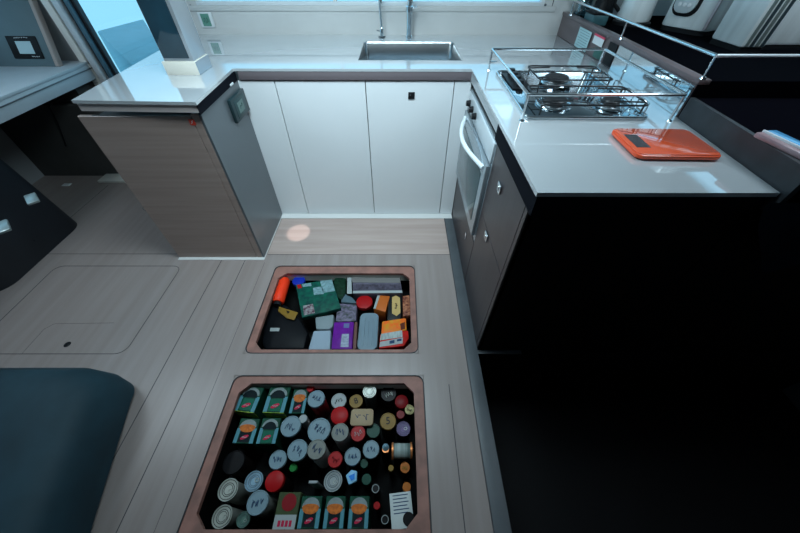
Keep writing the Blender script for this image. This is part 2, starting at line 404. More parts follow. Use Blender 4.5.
# ================================================================ WORKTOP
SX0, SX1, SY0, SY1 = -.232, .360, 2.058, 2.52
LX = .385
ct = NB(); z0, z1 = .95, CT
def R_(y): # right edge of worktop
    return 1.056 + (1.087 - 1.056) * (y - .739) / (1.26 - .739) if y < 1.26 else 1.087 + .033 * min(1, (y - 1.26) / .74)
def LE(y): return -1.40 - .072 * (y - 1.43) / .93
polys = [
    [(-1.40, 1.43), (-.862, 1.412), (-.882, 1.895), (LE(1.895), 1.895)],
    [(LE(1.895), 1.895), (-.882, 1.895), (SX0, 1.895), (SX0, WY), (LE(WY), WY)],
    [(SX0, 1.895), (SX1, 1.895), (SX1, SY0), (SX0, SY0)],
    [(SX0, SY1), (SX1, SY1), (SX1, WY), (SX0, WY)],
    [(SX1, 1.895), (LX, 1.895), (R_(1.9), 1.895), (1.12, 2.0), (1.12, WY), (SX1, WY)],
    [(LX - .003, .737), (R_(.737), .737), (1.087, 1.26), (R_(1.9), 1.895), (LX, 1.895)],
]
t = NB()
for p in polys:
    lo = [t.verts.new((x, y, z0)) for x, y in p]; hi = [t.verts.new((x, y, z1)) for x, y in p]
    t.faces.new(hi); t.faces.new(lo[::-1]); n = len(p)
    for i in range(n): t.faces.new((lo[i], lo[(i + 1) % n], hi[(i + 1) % n], hi[i]))
merge(ct, t)
wt = obj('worktop', ct, COUNTER, smooth=False)
tag(wt, 'glossy white U-shaped galley worktop with inset sink and hob', 'worktop')
b = NB(); add_box(b, -.866, .398, 1.897, 1.915, .907, .9495, bev=.002)
obj('front_lip', b, mat('lip_dark_taupe', (.15, .125, .135), .4), wt, label='dark taupe lip along the back run')
b = NB(); add_prism(b, [(-1.392, 1.436), (-.872, 1.418), (-.872, 1.436), (-1.392, 1.454)], .917, .9495)
obj('front_lip', b, mat('lip_light_taupe', (.55, .48, .46), .4), wt, label='light taupe lip over the fridge cabinet')
b = NB(); add_prism(b, [(-.884, 1.43), (-.868, 1.418), (-.878, 1.9), (-.894, 1.9)], .907, .9495); obj('shadow_lip', b, BLK2, wt, label='black strip for the shadow gap above the graphite fridge side'); b = NB(); add_prism(b, [(.388, .74), (.405, .74), (.405, 1.25), (.390, 1.25)], .880, .9495); add_box(b, .388, 1.05, .742, .76, .90, .9495)
obj('shadow_lip', b, BLK2, wt, label='black strip for the shadow gap along the inner edge of the peninsula')  # both black strips paint the shadow gap under the worktop edge
b = NB(); add_box(b, .390, .405, 1.25, 1.9, .905, .9495)
obj('steel_lip', b, mat('pale_lip', (.35, .38, .4), .35), wt, label='pale lip above the oven')

# sink
sk = thing('sink', 'rectangular stainless steel sink sunk in the worktop', 'sink', ((SX0 + SX1) / 2, (SY0 + SY1) / 2, CT))
hx, hy = (SX1 - SX0) / 2, (SY1 - SY0) / 2
b = NB()
def rr(s, z, r): return [(x, y, z) for x, y in rrect(-hx + s, hx - s, -hy + s, hy - s, r, 4)]
rings = [rr(0, -.004, .02), rr(.004, -.012, .02), rr(.012, -.16, .03), rr(.03, -.18, .04)]
vr = [[b.verts.new(p) for p in r] for r in rings]
for A, B in zip(vr, vr[1:]):
    for i in range(len(A)): j = (i + 1) % len(A); b.faces.new((A[i], B[i], B[j], A[j]))
b.faces.new(vr[-1])
bmesh.ops.recalc_face_normals(b, faces=b.faces[:]); bmesh.ops.reverse_faces(b, faces=b.faces[:])
obj('bowl', b, STEEL, sk)
obj('drain', add_lathe(NB(), [(0, -.178), (.03, -.178), (.04, -.176), (.042, -.18)], M=T(0, .0, 0)), CHROME, sk)
# taps
def tap(name, lab, x, y, kind):
    t = thing(name, lab, 'tap', (x, y, CT))
    if kind == 'slim':
        obj('base', add_lathe(NB(), [(0, 0), (.022, 0), (.022, .008), (.013, .012), (.013, .05), (.010, .055), (0, .055)]), CHROME, t)
        pts = [(0, 0, .05), (-.004, 0, .1), (-.008, -.0, .16), (-.008, -.004, .22)] + [(-.008 + .02 * (1 - math.cos(a)) * .3, -.045 + .045 * math.cos(a), .22 + .045 * math.sin(a)) for a in [k * PI / 8 for k in range(1, 9)]] + [(.004, -.09, .19)]
        obj('spout', add_tube(NB(), pts, .008, 12), CHROME, t)
        obj('lever', add_tube(NB(), [(-.01, 0, .035), (-.035, -.005, .038)], .004, 8), CHROME, t)
        obj('collar', add_lathe(NB(), [(0, .001), (.024, .001), (.024, .006), (0, .006)]), BLKP, t)
    else:
        obj('base', add_lathe(NB(), [(0, 0), (.026, 0), (.026, .006), (.021, .012), (.020, .06), (.020, .13), (.026, .135), (.026, .165), (.018, .17), (0, .17)]), CHROME, t)
        pts = [(0, 0, .16), (0, 0, .34)] + [(0, -.08 + .08 * math.cos(a), .34 + .08 * math.sin(a)) for a in [k * PI / 8 for k in range(1, 9)]] + [(0, -.16, .28)]
        obj('spout', add_tube(NB(), pts, .017, 14), CHROME, t)
        obj('spray_head', add_lathe(NB(), [(0, 0), (.016, 0), (.018, .05), (.013, .08), (0, .08)], M=T(0, -.16, .20)), CHROME, t)
        obj('lever', add_tube(NB(), [(.015, 0, .15), (.05, -.01, .165)], .005, 8), CHROME, t)
p = at(382, 37, z=CT); tap('filter_tap', 'slim chrome filter tap at the left behind the sink', p.x, p.y, 'slim')
p = at(409, 37, z=CT); tap('mixer_tap', 'thick chrome mixer tap standing behind the middle of the sink', p.x, p.y, 'mix')

# wall thermometer
t = thing('wall_thermometer', 'small white thermometer with green display on the back wall', 'thermometer', (-1.325, WY, 1.045), rot=(0, math.radians(0), 0))
obj('case', box(-.052, .045, -.014, 0, -.043, .043, bev=.006), WHITE, t)
s = obj('display', box(-.032, .024, -.0155, -.0138, -.034, .034), mat('lcd_green', (.12, .30, .24), .3), t)
b = NB(); squiggle(b, 11, .035, .05, 0, .0012, 2); b.transform(T(-.004, -.016, 0) @ RX(PI / 2)); obj('digits', b, _M['lcd_ink'], s)

# pillar on worktop
px0, px1, py0, py1 = -1.165, -1.002, 1.777, 1.928
t = thing('galley_pillar', 'glossy dark-fronted pillar on a cream plinth at the worktop end', 'pillar', ((px0 + px1) / 2, (py0 + py1) / 2, CT))
h = (px1 - px0) / 2; d = (py1 - py0) / 2
obj('plinth', box(-h, h, -d, d, 0, .058, bev=.002), mat('cream_plinth', (.72, .68, .6), .35), t)
obj('plinth_side', box(h, h + .001, -d + .002, d - .002, .001, .056), mat('silver_grey_side', (.36, .41, .46), .15, metal=.4), t)
obj('body', box(-h + .012, h - .006, -d + .008, d - .002, .058, CEZ - CT, bev=.003), mat('silver_grey_gloss', (.42, .45, .48), .12, metal=.5), t)
obj('front_panel', box(-h + .018, h - .022, -d + .002, -d + .0085, .072, CEZ - CT - .01, bev=.001), mat('tinted_glass_panel', (.02, .055, .08), .06, spec=.8, noise=.6, nscale=(3, 3, 3)), t, label='dark blue tinted glass front')

# ================================================================ RIGHT RUN: oven, drawers, peninsula
RXF = .40
t = thing('oven', 'built-in steel oven with glass door below the hob', 'oven', (RXF, 1.57, .33))
oy0, oy1 = -.335, .33
obj('body', box(.012, .50, oy0 + .01, oy1, .0, .52), _M['dark_gap'], t)
obj('surround', box(-.0, .012, oy0, oy1, .0, .54, bev=.002), mat('oven_steel', (.42, .48, .52), .25, metal=.7), t)
obj('control_panel', box(-.008, .0, oy0 + .01, oy1 - .01, .44, .53, bev=.002), mat('oven_white', (.6, .66, .7), .25, metal=.2), t)
dr = obj('door', box(-.02, -.001, oy0 + .012, oy1 - .012, .03, .43, bev=.004), _M['oven_steel'], t)
obj('window', box(-.0225, -.0195, oy0 + .07, oy1 - .07, .09, .36, bev=.001), mat('oven_glass', (.02, .06, .07), .05, spec=.8), dr, label='dark glass window')
pts = [(-.02 - .055 * math.sin(PI * k / 12), oy0 + .05 + (oy1 - oy0 - .1) * k / 12, .40) for k in range(13)]
obj('handle', add_tube(NB(), pts, .011, 12), mat('white_enamel', (.72, .77, .8), .25), dr)
for k, y in enumerate((.26, .17, .08)):
    obj('knob', add_lathe(NB(), [(0, .022), (.014, .022), (.017, 0)], 18, M=T(-.008, y, .485) @ RY(-PI / 2)), BLKP, t)

def lockbtn(parent, y, z):
    k = obj('lock', box(-.008, .0, y - .022, y + .022, z - .02, z + .02, bev=.004), CHROME, parent)
    obj('lock_button', add_lathe(NB(), [(0, .003), (.012, .002), (.013, 0)], 18, M=T(-.008, y, z) @ RY(-PI / 2)), STEEL, k)
t = thing('oven_base_cabinet', 'low dark brown cabinet below the oven', 'cabinet', (RXF, 1.57, 0))
obj('carcass', box(.016, .50, -.33, .32, .0, .31), _M['dark_gap'], t)
obj('door', box(0, .016, -.333, .333, .004, .318, bev=.001, seg=1), DWOOD, t)
k = obj('lock', box(-.006, 0, -.175, -.15, .20, .24, bev=.002), CHROME, t)
t = thing('drawer_cabinet', 'dark brown cabinet with two chrome push locks at the peninsula end', 'cabinet', (RXF, 1.01, 0))
obj('carcass', box(.016, .46, -.21, .22, .0, .86), _M['dark_gap'], t)
d = obj('drawer', box(0, .016, -.195, .222, .535, .868, bev=.001, seg=1), DWOOD, t); lockbtn(d, .06, .765)
d = obj('door', box(0, .016, -.195, .222, .004, .531, bev=.001, seg=1), DWOOD, t); lockbtn(d, .062, .51)
obj('end_post', box(0, .016, -.234, -.198, .004, .872, bev=.001, seg=1), DWOOD, t)
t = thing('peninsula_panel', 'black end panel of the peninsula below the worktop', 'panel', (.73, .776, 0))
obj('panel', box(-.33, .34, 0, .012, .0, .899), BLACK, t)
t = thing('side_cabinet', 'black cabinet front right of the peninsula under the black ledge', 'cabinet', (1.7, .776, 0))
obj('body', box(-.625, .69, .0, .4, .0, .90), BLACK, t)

# right-hand raised shelf
SHZ = 1.075
t = thing('raised_shelf', 'raised dark shelf with a brown wood fiddle running along the right', 'shelf', (1.12, 1.26, CT))
b = NB(); add_prism(b, [(1.089, 1.262), (1.13, 1.262), (1.15, 2.0), (1.15, WY - .002), (1.123, WY - .002), (1.123, 2.0)], CT + .001, 1.078)
b.transform(T(-1.12, -1.26, -CT)); obj('backboard', b, mat('fiddle_brown', (.15, .115, .12), .35, noise=.2, nscale=(3, 3, 20)), t)
b = NB(); add_prism(b, [(1.082, 1.255), (1.128, 1.255), (1.155, 2.0), (1.155, WY - .002), (1.116, WY - .002), (1.116, 2.0)], 1.078, 1.095, bev=.003)
b.transform(T(-1.12, -1.26, -CT)); obj('fiddle', b, _M['fiddle_brown'], t)
obj('shelf_board', box(.035, 1.27, .005, 1.45, 1.045 - CT, SHZ - CT), mat('shelf_black', (.003, .0035, .005), .8, spec=0.), t)
obj('end_board', box(-.03, 1.27, -.004, .004, 0, 1.09 - CT), BLACKG, t)
mr = thing('splash_panel', 'polished steel splash panel behind the hob on the shelf back', 'splash panel', (1.1, 1.55, CT))
b = NB(); q = [(R_(1.262) - .0, 1.264), (R_(1.262) + .002, 1.264), (R_(1.88) + .002, 1.88), (R_(1.88) - .003, 1.88)]
add_prism(b, q, CT + .001, 1.072); b.transform(T(-1.1 - .002, -1.55, -CT)); obj('sheet', b, MIRROR, mr)
tag(obj('cable_slot', box(1.112, 1.118, 1.9, 1.985, .972, 1.068), BLKP), 'black upright slot in the shelf back beside the splash panel', 'slot')
st = thing('notice_sheet', 'pale blue printed notice stuck on the brown shelf back', 'notice', (1.116, 2.30, 1.018))
obj('paper', box(-.002, 0, -.085, .085, -.048, .048), mat('pale_blue_paper', (.42, .6, .62), .6), st)
b = NB()
for k in range(7): add_box(b, -.0028, -.002, -.07, .07 - .01 * (k % 3), .036 - k * .012, .038 - k * .012)
obj('print', b, mat('print_grey', (.15, .25, .28), .6), st)
st = thing('notice_card', 'small white card with a red band on the brown shelf back', 'card', (1.1165, 2.115, 1.048))
obj('paper', box(-.002, 0, -.06, .06, -.022, .013), WHITE, st); obj('band', box(-.0025, 0, -.062, .062, .013, .022), mat('band_red', (.7, .06, .12), .5), st)
tag(obj('green_label', box(1.112, 1.116, 2.02, 2.11, .975, 1.018), mat('label_green', (.04, .14, .12), .5, noise=.4)), 'dark green label low on the shelf back below the card', 'label')

# guard rail on shelf
t = thing('guard_rail', 'thin steel guard rail round the raised appliance shelf', 'rail', (1.105, 1.262, 1.095))
RZH = 1.167 - 1.095
pts = [(.0, 1.46, RZH), (.0, .8, RZH), (-.012, .0, RZH)]
obj('top_rail', add_tube(NB(), pts, .0055, 10), CHROME, t)
obj('front_rail', add_tube(NB(), [(-.012, .0, RZH), (1.25, .0, RZH)], .0055, 10), mat('lit_rail', (.7, .76, .8), .35, metal=.3), t)  # lighter than the chrome, its bright reflection put into the colour
for x, y in ((-.006, .004), (.003, .63), (.003, 1.3)):
    ps = obj('post', add_tube(NB(), [(x, y, 0), (x - .004, y, RZH)], .0045, 10), CHROME, t)
    obj('post_foot', add_lathe(NB(), [(0, .008), (.008, .007), (.011, 0)], 16, M=T(x, y, 0)), CHROME, ps)

# lower black ledge right of the peninsula
t = thing('side_ledge', 'low black ledge with a charcoal edge right of the peninsula worktop', 'ledge', (1.3, 1.0, .9))
b = NB(); add_prism(b, [(1.058, .72), (1.075, .72), (1.105, 1.255), (1.089, 1.255)], CT - .06, 1.037); b.transform(T(-1.3, -1.0, -.9)); obj('upstand', b, BAND, t)
b = NB(); add_prism(b, [(1.076, .72), (2.39, .72), (2.39, 1.255), (1.106, 1.255)], .955, 1.034); b.transform(T(-1.3, -1.0, -.9)); obj('ledge_top', b, BLACKG, t)
p = at(781, 146, z=1.037)
t = thing('remote_control', 'white and pink handheld control with a blue edge on the black ledge', 'remote control', (1.10, .845, 1.0355), rz=math.radians(5), rot=(math.radians(0), math.radians(0), math.radians(7)))
obj('body', box(-.028, .03, -.13, .085, .0, .016, bev=.006), mat('remote_pink', (.42, .3, .32), .3, col2=(.25, .12, .13), nscale=(20, 9, 9)), t)
obj('cover', box(-.004, .031, -.13, .08, .016, .020, bev=.0015), mat('remote_blue', (.12, .42, .75), .12, spec=.9), t)
obj('edge_strip', box(-.010, -.004, -.13, .083, .0145, .0215, bev=.001), WHITE, t)

# ---- hob
hbx, hby = .738, 1.525
t = thing('hob', 'stainless gas hob with three burners set in the worktop', 'hob', (hbx, hby, CT), rz=math.radians(-1))
obj('tray', add_prism(NB(), rrect(-.25, .23, -.295, .30, .03), 0, .007, bev=.002), mat('hob_steel', (.5, .58, .62), .10, metal=1.), t)
b = NB(); add_tube(b, [(x, y, .008) for x, y in rrect(-.245, .225, -.290, .295, .028)], .006, 8, closed=True); obj('rim', b, CHROME, t)
obj('control_strip', box(-.225, -.135, .02, .265, .007, .012, bev=.003), BLKP, t)
for k in range(4):
    kb = obj('knob', add_lathe(NB(), [(0, .026), (.013, .026), (.016, .02), (.018, 0)], 18, M=T(-.185, .055 + k * .058, .012)), BLKP, t)
for i, (x, y, r) in enumerate(((.005, .13, .055), (-.10, -.16, .05), (.125, -.17, .036))):
    bu = obj('burner', add_lathe(NB(), [(0, .012), (r * .9, .012), (r, .008), (r + .014, .007), (r + .014, .009), (r + .002, .014), (r, .02), (0, .02)], 30, M=T(x, y, 0)), STEEL, t)
    obj('burner_cap', add_lathe(NB(), [(0, .036), (r * .85, .036), (r * .98, .031), (r * .98, .02), (0, .02)], 30, M=T(x, y, 0)), IRON, bu)
    obj('burner_ring', add_tube(NB(), [(x + (r + .016) * math.cos(a), y + (r + .022) * math.sin(a), .012) for a in [2 * PI * k / 24 for k in range(24)]], .005, 8, closed=True), CHROME, bu)
def grate(x0, x1, y0, y1):
    b = NB(); z = .045
    add_tube(b, [(x, y, z) for x, y in rrect(x0, x1, y0, y1, .025, 3)], .0035, 7, closed=True)
    for fx, fy in ((x0 + .01, y0 + .02), (x1 - .01, y0 + .02), (x0 + .01, y1 - .02), (x1 - .01, y1 - .02)):
        add_tube(b, [(fx, fy, .008), (fx, fy, z)], .0035, 6)
    n = 3
    for k in range(n):
        y = y0 + (y1 - y0) * (k + .5) / n
        add_tube(b, [(x0, y, z), (x0 + (x1 - x0) * .3, y, z + .003)], .003, 6); add_tube(b, [(x1, y, z), (x1 - (x1 - x0) * .3, y, z + .003)], .003, 6)
    return b
obj('pan_grate', grate(-.19, .22, -.27, -.05), IRON, t)
obj('pan_grate', grate(-.11, .22, .03, .25), IRON, t)
for y in (.2, .1, -.02, -.12, -.23):
    obj('pot_clamp', add_tube(NB(), [(.215, y - .035, .012), (.215, y - .033, .05), (.205, y, .058), (.215, y + .033, .05), (.215, y + .035, .012)], .0028, 7), CHROME, t)
# sea rail round hob
t = thing('hob_sea_rail', 'rectangular chrome sea rail on four posts around the hob', 'rail', (.75, 1.55, CT))
fc = [(.470 - .75, 1.856 - 1.55), (1.040 - .75, 1.885 - 1.55), (.998 - .75, 1.215 - 1.55), (.466 - .75, 1.222 - 1.55)]
zt = .093
obj('top_rail', add_tube(NB(), [(x, y, zt) for x, y in rrect(-.283, .29, -.33, .325, .012, 3)], .0055, 10, closed=True), CHROME, t)
for x, y in ((-.281, .318), (.286, .32), (.286, -.325), (-.281, -.325)):
    ps = obj('post', add_tube(NB(), [(x, y, 0), (x, y, zt)], .0045, 10), CHROME, t)
    obj('post_foot', add_lathe(NB(), [(0, .006), (.008, .005), (.011, 0)], 16, M=T(x, y, 0)), CHROME, ps)
tag(obj('worktop_clip', box(.505, .545, 2.02, 2.035, CT, CT + .006, bev=.002, M=None), CHROME), 'tiny dark clip on the worktop behind the sea rail corner', 'clip')

# kitchen scale
t = thing('kitchen_scale', 'orange digital kitchen scale lying on the peninsula worktop', 'scale', (.880, 1.012, CT), rz=math.radians(-1.5))
OR = mat('orange_plastic', (.80, .085, .02), .25, coat=.5)
obj('body', add_prism(NB(), rrect(-.132, .137, -.1, .1, .025), .004, .017, bev=.005), OR, t)
obj('platform', add_prism(NB(), rrect(-.127, .132, -.095, .095, .022), .017, .020, bev=.001), mat('orange_glass', (.85, .12, .045), .04, spec=.9, coat=1.), t)
s = obj('display', box(-.112, -.068, -.05, .045, .020, .0206), mat('scale_display', (.06, .055, .06), .2), t)
for x in (-.11, .11):
    for y in (-.08, .08): obj('foot', add_lathe(NB(), [(0, 0), (.01, 0), (.01, .008), (0, .008)], 14, M=T(x, y, 0)), BLKP, t)

# ---- appliances on shelf
def upright(pL, pR, z): # two front base corners given as (u,v)
    a, b = at(*pL, z=z), at(*pR, z=z); return a, b
SW = mat('brushed_pale_steel', (.9, .97, .98), .3, metal=.15, noise=.2, nscale=(14, 14, 1.5))
DT = mat('dark_teal_plastic', (.03, .05, .06), .3)
# kettle
t = thing('kettle', 'steel electric kettle on its base behind the guard rail', 'kettle', (1.43, 2.41, SHZ))
obj('power_base', add_lathe(NB(), [(0, 0), (.105, 0), (.105, .014), (.095, .02), (0, .02)], 36), BLKP, t)
obj('body', add_lathe(NB(), [(0, .021), (.09, .021), (.094, .03), (.085, .14), (.068, .23), (.06, .24), (0, .24)], 36), SW, t)
obj('lid', add_lathe(NB(), [(0, .262), (.02, .262), (.024, .25), (.058, .243), (.06, .238), (0, .238)], 30), BLKP, t)
obj('handle', add_tube(NB(), [(-.06, .02, .235), (-.11, .03, .23), (-.135, .04, .17), (-.125, .04, .09), (-.088, .03, .06)], .011, 10), BLKP, t)
obj('spout', add_tube(NB(), [(.06, -.02, .19), (.1, -.03, .23)], .014, 10), SW, t)
# coffee machine
t = thing('air_fryer', 'steel appliance with a rounded white button panel on the shelf', 'appliance', (1.66, 2.20, SHZ), rz=math.radians(-60))
obj('body', add_prism(NB(), rrect(-.135, .12, -.1, .15, .05), .02, .36, bev=.012), SW, t)
obj('base', add_prism(NB(), rrect(-.13, .115, -.095, .145, .045), .0, .02), BLKP, t)
cp = obj('control_panel', add_prism(NB(), rrect(-.055, .055, -.13, .13, .04), 0, .012, bev=.003, M=T(-.04, -.104, .215) @ RX(PI / 2)), mat('panel_white', (.55, .62, .65), .35), t)
obj('panel_surround', add_prism(NB(), rrect(-.067, .067, -.142, .142, .045), 0, .008, bev=.002, M=T(-.036, -.098, .213) @ RX(PI / 2)), BLKP, t)
obj('screen', box(-.075, -.01, -.1185, -.1165, .24, .29), mat('blue_screen', (.03, .08, .14), .1), cp)
for i in range(3):
    for j in range(3):
        obj('button', add_lathe(NB(), [(0, .003), (.008, .002), (.009, 0)], 12, M=T(-.065 + .025 * i, -.1165, .12 + .035 * j) @ RX(PI / 2)), WHITE, cp)
obj('trim_strip', box(.1, .112, -.102, -.09, .03, .35), mat('pinkish_trim', (.5, .42, .44), .3, metal=.6), t)
# tall canister / bread machine
t = thing('toaster', 'upright pale steel appliance with ribbed side beside the rail corner', 'appliance', (1.635, 1.82, SHZ), rz=math.radians(-90))
obj('body', box(-.10, .10, -.06, .055, .02, .40, bev=.010), SW, t)
obj('base', box(-.095, .095, -.055, .05, .0, .02), BLKP, t)
for k in range(4): obj('rib', box(.099, .107, -.045 + k * .024, -.033 + k * .024, .025, .39, bev=.002), DT if k % 2 else mat('rib_green_grey', (.2, .25, .24), .35, metal=.4), t)
t = thing('bread_machine', 'large pale steel appliance at the right end of the shelf', 'appliance', (1.89, 1.925, SHZ), rz=math.radians(0))
obj('body', box(-.16, .20, -.14, .16, .015, .40, bev=.015), SW, t)
obj('base', box(-.155, .195, -.135, .155, .0, .015), BLKP, t)
obj('lid', box(-.16, .20, -.14, .16, .40, .43, bev=.012), DT, t)
# small things at the left end of the shelf
t = thing('glass_jar', 'clear glass jar at the far end of the raised shelf', 'jar', (1.215, 2.655, SHZ))
obj('body', add_lathe(NB(), [(0, 0), (.045, 0), (.05, .01), (.05, .1), (.04, .115), (.04, .12), (.036, .12), (.036, .113), (.046, .098), (.046, .012), (0, .006)], 26), glass_mat('jar_glass', (.75, .85, .88), .25), t)
obj('lid', add_lathe(NB(), [(0, .135), (.042, .135), (.043, .118), (0, .118)], 26), STEEL, t)
t = thing('blender_base', 'black round blender base between the jar and the kettle', 'blender', (1.30, 2.56, SHZ))
obj('body', add_lathe(NB(), [(0, 0), (.07, 0), (.072, .01), (.055, .09), (.045, .11), (0, .11)], 28), BLKP, t)
obj('jug', add_lathe(NB(), [(0, .112), (.04, .112), (.055, .3), (.05, .3), (.037, .12), (0, .12)], 28), glass_mat('jug_glass', (.5, .6, .65), .3), t)
obj('dial', add_lathe(NB(), [(0, .012), (.012, .01), (.014, 0)], 16, M=T(-.055, -.035, .04) @ RY(-1.4)), CHROME, t)
t = thing('storage_tin', 'teal storage tin on the raised shelf behind the fiddle', 'tin', (1.21, 2.42, SHZ))
obj('body', box(-.05, .04, -.07, .06, 0, .05, bev=.006), mat('tin_teal', (.05, .13, .15), .35), t)
obj('lid', box(-.052, .042, -.072, .062, .05, .062, bev=.004), BLKP, t)

# navy cloth hanging at the far right
t = NB(); n = 16
q = [at(686, 200, y=.70), at(800, 190, y=.70), at(815, 215, y=.70), at(776, 244, y=.70)]
for i in range(n):
    for j in range(n):
        pass
vs = {}
for i in range(n + 1):
    for j in range(n + 1):
        u, v = i / n, j / n
        top = Vector((1.02 + .40 * u, .705, 1.0)); hh = .30 * (1 - abs(u - .6) / .62) ** .8 * v
        vs[i, j] = t.verts.new((top.x, .712 + .006 * math.sin(u * 14) * v, .948 - hh))
for i in range(n):
    for j in range(n): t.faces.new((vs[i, j], vs[i + 1, j], vs[i + 1, j + 1], vs[i, j + 1]))
bmesh.ops.solidify(t, geom=t.faces[:], thickness=.006)
tag(obj('tea_towel', t, mat('navy_cloth', (.012, .022, .045), .9, noise=.3, bump=.2)), 'dark navy cloth hanging in a point from the black ledge', 'cloth')

# ================================================================ LEFT SIDE
DESK = mat('grey_desk', (.50, .56, .60), .35, noise=.06)
t = thing('chart_table', 'grey chart table shelf along the left hull side', 'desk', (-2.6, 2.0, .70))
obj('top', box(-.50, .30, -1.1, .70, .085, .105, bev=.004), DESK, t)
obj('apron', box(.27, .298, -1.1, .70, -.005, .085, bev=.003), DESK, t)
b = NB(); add_box(b, .298, .304, -1.1, .70, .060, .066); obj('groove', b, PGREY, t)
# slanted instrument box
t = thing('instrument_panel', 'slanted grey instrument housing with display standing on the chart table', 'instrument panel', (-2.66, 2.545, .806))
M_ = RX(math.radians(-14)) 
b = box(-.42, .235, 0, .03, 0, .40, bev=.004, M=RX(math.radians(-20)) ); obj('housing', b, mat('slate_teal', (.10, .15, .17), .45, noise=.08), t)
b = box(.237, .262, -.008, .03, 0, .40, bev=.003, M=RX(math.radians(-20))); obj('edge_trim', b, mat('wood_edge_light', (.38, .31, .28), .5), t)
def PLM(x, z): return RX(math.radians(-20)) @ T(x, 0, z) @ RX(PI / 2)
s = obj('display', box(-.11, .095, -.07, .06, 0, .008, bev=.004, M=PLM(.085, .115)), BLKP, t)
obj('screen', box(-.055, .05, -.042, .03, .008, .0095, M=PLM(.085, .115)), mat('screen_pale', (.42, .55, .58), .15), s)
b = NB(); squiggle(b, 21, .10, .008, .0085, .001, 6); b.transform(PLM(.08, .115 + .05)); obj('lettering', b, WHITE, s)
b = NB(); squiggle(b, 22, .06, .008, .0085, .0012, 4); b.transform(PLM(.13, .115 - .058)); obj('lettering', b, WHITE, s)
# behind desk lighter wall panel + cable
tag(obj('power_cable', add_tube(NB(), [tuple(at(u, v, y=2.44)) for u, v in ((62, 96), (56, 101), (51, 101), (49, 106), (54, 116), (58, 124), (61, 132), (66, 146))], .006, 8), BLKP), 'black cable hanging on the dark bulkhead below the chart table', 'cable')
p = at(67, 185, z=0)
tag(obj('floor_tag', box(p.x - .03, p.x + .03, p.y - .018, p.y + .018, 0, .006, bev=.001), WHITE), 'small white tag lying on the floor by the black bag', 'tag')

# black travel bag
t = thing('travel_bag', 'black travel bag with silver tabs standing on the floor at left', 'bag', (-2.62, 1.45, 0))
BAGM = mat('black_nylon', (.010, .013, .018), .5, noise=.3, nscale=(6, 6, 6), bump=.3)
b = add_prism(NB(), rrect(-.42, .30, -.32, .38, .12, 6), 0, .60, top=rrect(-.40, .22, -.28, .36, .12, 6)); bmesh.ops.bevel(b, geom=[e for e in b.edges if abs(e.verts[0].co.z - .60) < .01 and abs(e.verts[1].co.z - .60) < .01], offset=.05, segments=4, affect='EDGES')
obj('body', b, BAGM, t)
b = add_tube(NB(), [(-.35, .0, .602), (-.1, .0, .603), (.12, .02, .602), (.20, .03, .56), (.28, .04, .1)], .008, 6); obj('zip', b, BLKP, t)
for u, v in ((32, 199), (3, 227)):
    p = at(u, v, z=.60); p = p - Vector((-2.62, 1.45, 0))
    obj('tab', box(-.05, .05, -.022, .022, .0, .012, bev=.005, M=T(p.x, p.y, .595) @ RZ(math.radians(-42))), mat('tab_silver', (.3, .36, .36), .3, metal=.6), t)

# teal seat, bottom-left
t = thing('lounge_seat', 'dark teal upholstered seat corner resting on the floor', 'seat', (-1.75, .2, 0))
TEAL = mat('teal_leather', (.012, .040, .056), .62, spec=.25, noise=.35, nscale=(5, 5, 5), bump=.15)
def seat_ring(z, ins, r):
    x0, x1, y0, y1 = -.9 + ins, .535 - ins, -1.3, .415 - ins * .8
    return [(x, y, z) for x, y in rrect(x0, x1, y0, y1, r, 8)]
b = NB(); rs = [seat_ring(0, .03, .05), seat_ring(.02, .005, .08), seat_ring(.10, .0, .10), seat_ring(.19, .02, .12), seat_ring(.235, .06, .12), seat_ring(.25, .12, .10), seat_ring(.255, .25, .08)]
vr = [[b.verts.new((p[0] + (.27 * max(0, .33 - p[1]) if p[0] > 0 else 0), p[1], p[2])) for p in r] for r in rs]
for A, B in zip(vr, vr[1:]):
    for i in range(len(A)): j = (i + 1) % len(A); b.faces.new((A[i], A[j], B[j], B[i]))
b.faces.new(vr[-1]); b.faces.new(vr[0][::-1]); bmesh.ops.recalc_face_normals(b, faces=b.faces[:])
b.transform(T(.02, -.005, 0)); obj('cushion', b, TEAL, t)

# ================================================================ LOCKER CONTENTS
BL = mat('pale_blue_lid', (0.1830, 0.2644, 0.3050), .4, noise=.08)
GL = mat('grey_beige_lid', (0.1968, 0.2066, 0.1870), .45, noise=.1)
WL = mat('white_lid', (0.3152, 0.3457, 0.3457), .4)
RL = mat('red_lid', (0.3444, 0.0069, 0.0086), .35)
RL2 = mat('dark_red_lid', (0.1574, 0.0049, 0.0074), .4)
YL = mat('mustard_lid', (0.2149, 0.1240, 0.0207), .4)
OL = mat('orange_lid', (0.3936, 0.1155, 0.0157), .4)
BG = mat('beige_lid', (0.3444, 0.2558, 0.1574), .45)
GNL = mat('dark_green_lid', (0.0082, 0.0574, 0.0369), .4)
BKL = mat('black_lid', (.006, .006, .007), .4)
INK = mat('marker_ink', (.02, .05, .12), .5)
TIN = mat('tin_metal', (.40, .42, .38), .45, metal=.6)
BROWN = mat('dark_jar_body', (.007, .005, .0045), .5, spec=.1)
WB = mat('white_can_body', (0.4100, 0.3936, 0.3772), .4)
RB = mat('red_can_body', (.4, .02, .03), .4)
COP = mat('copper_lid', (.6, .22, .08), .35, metal=.6)
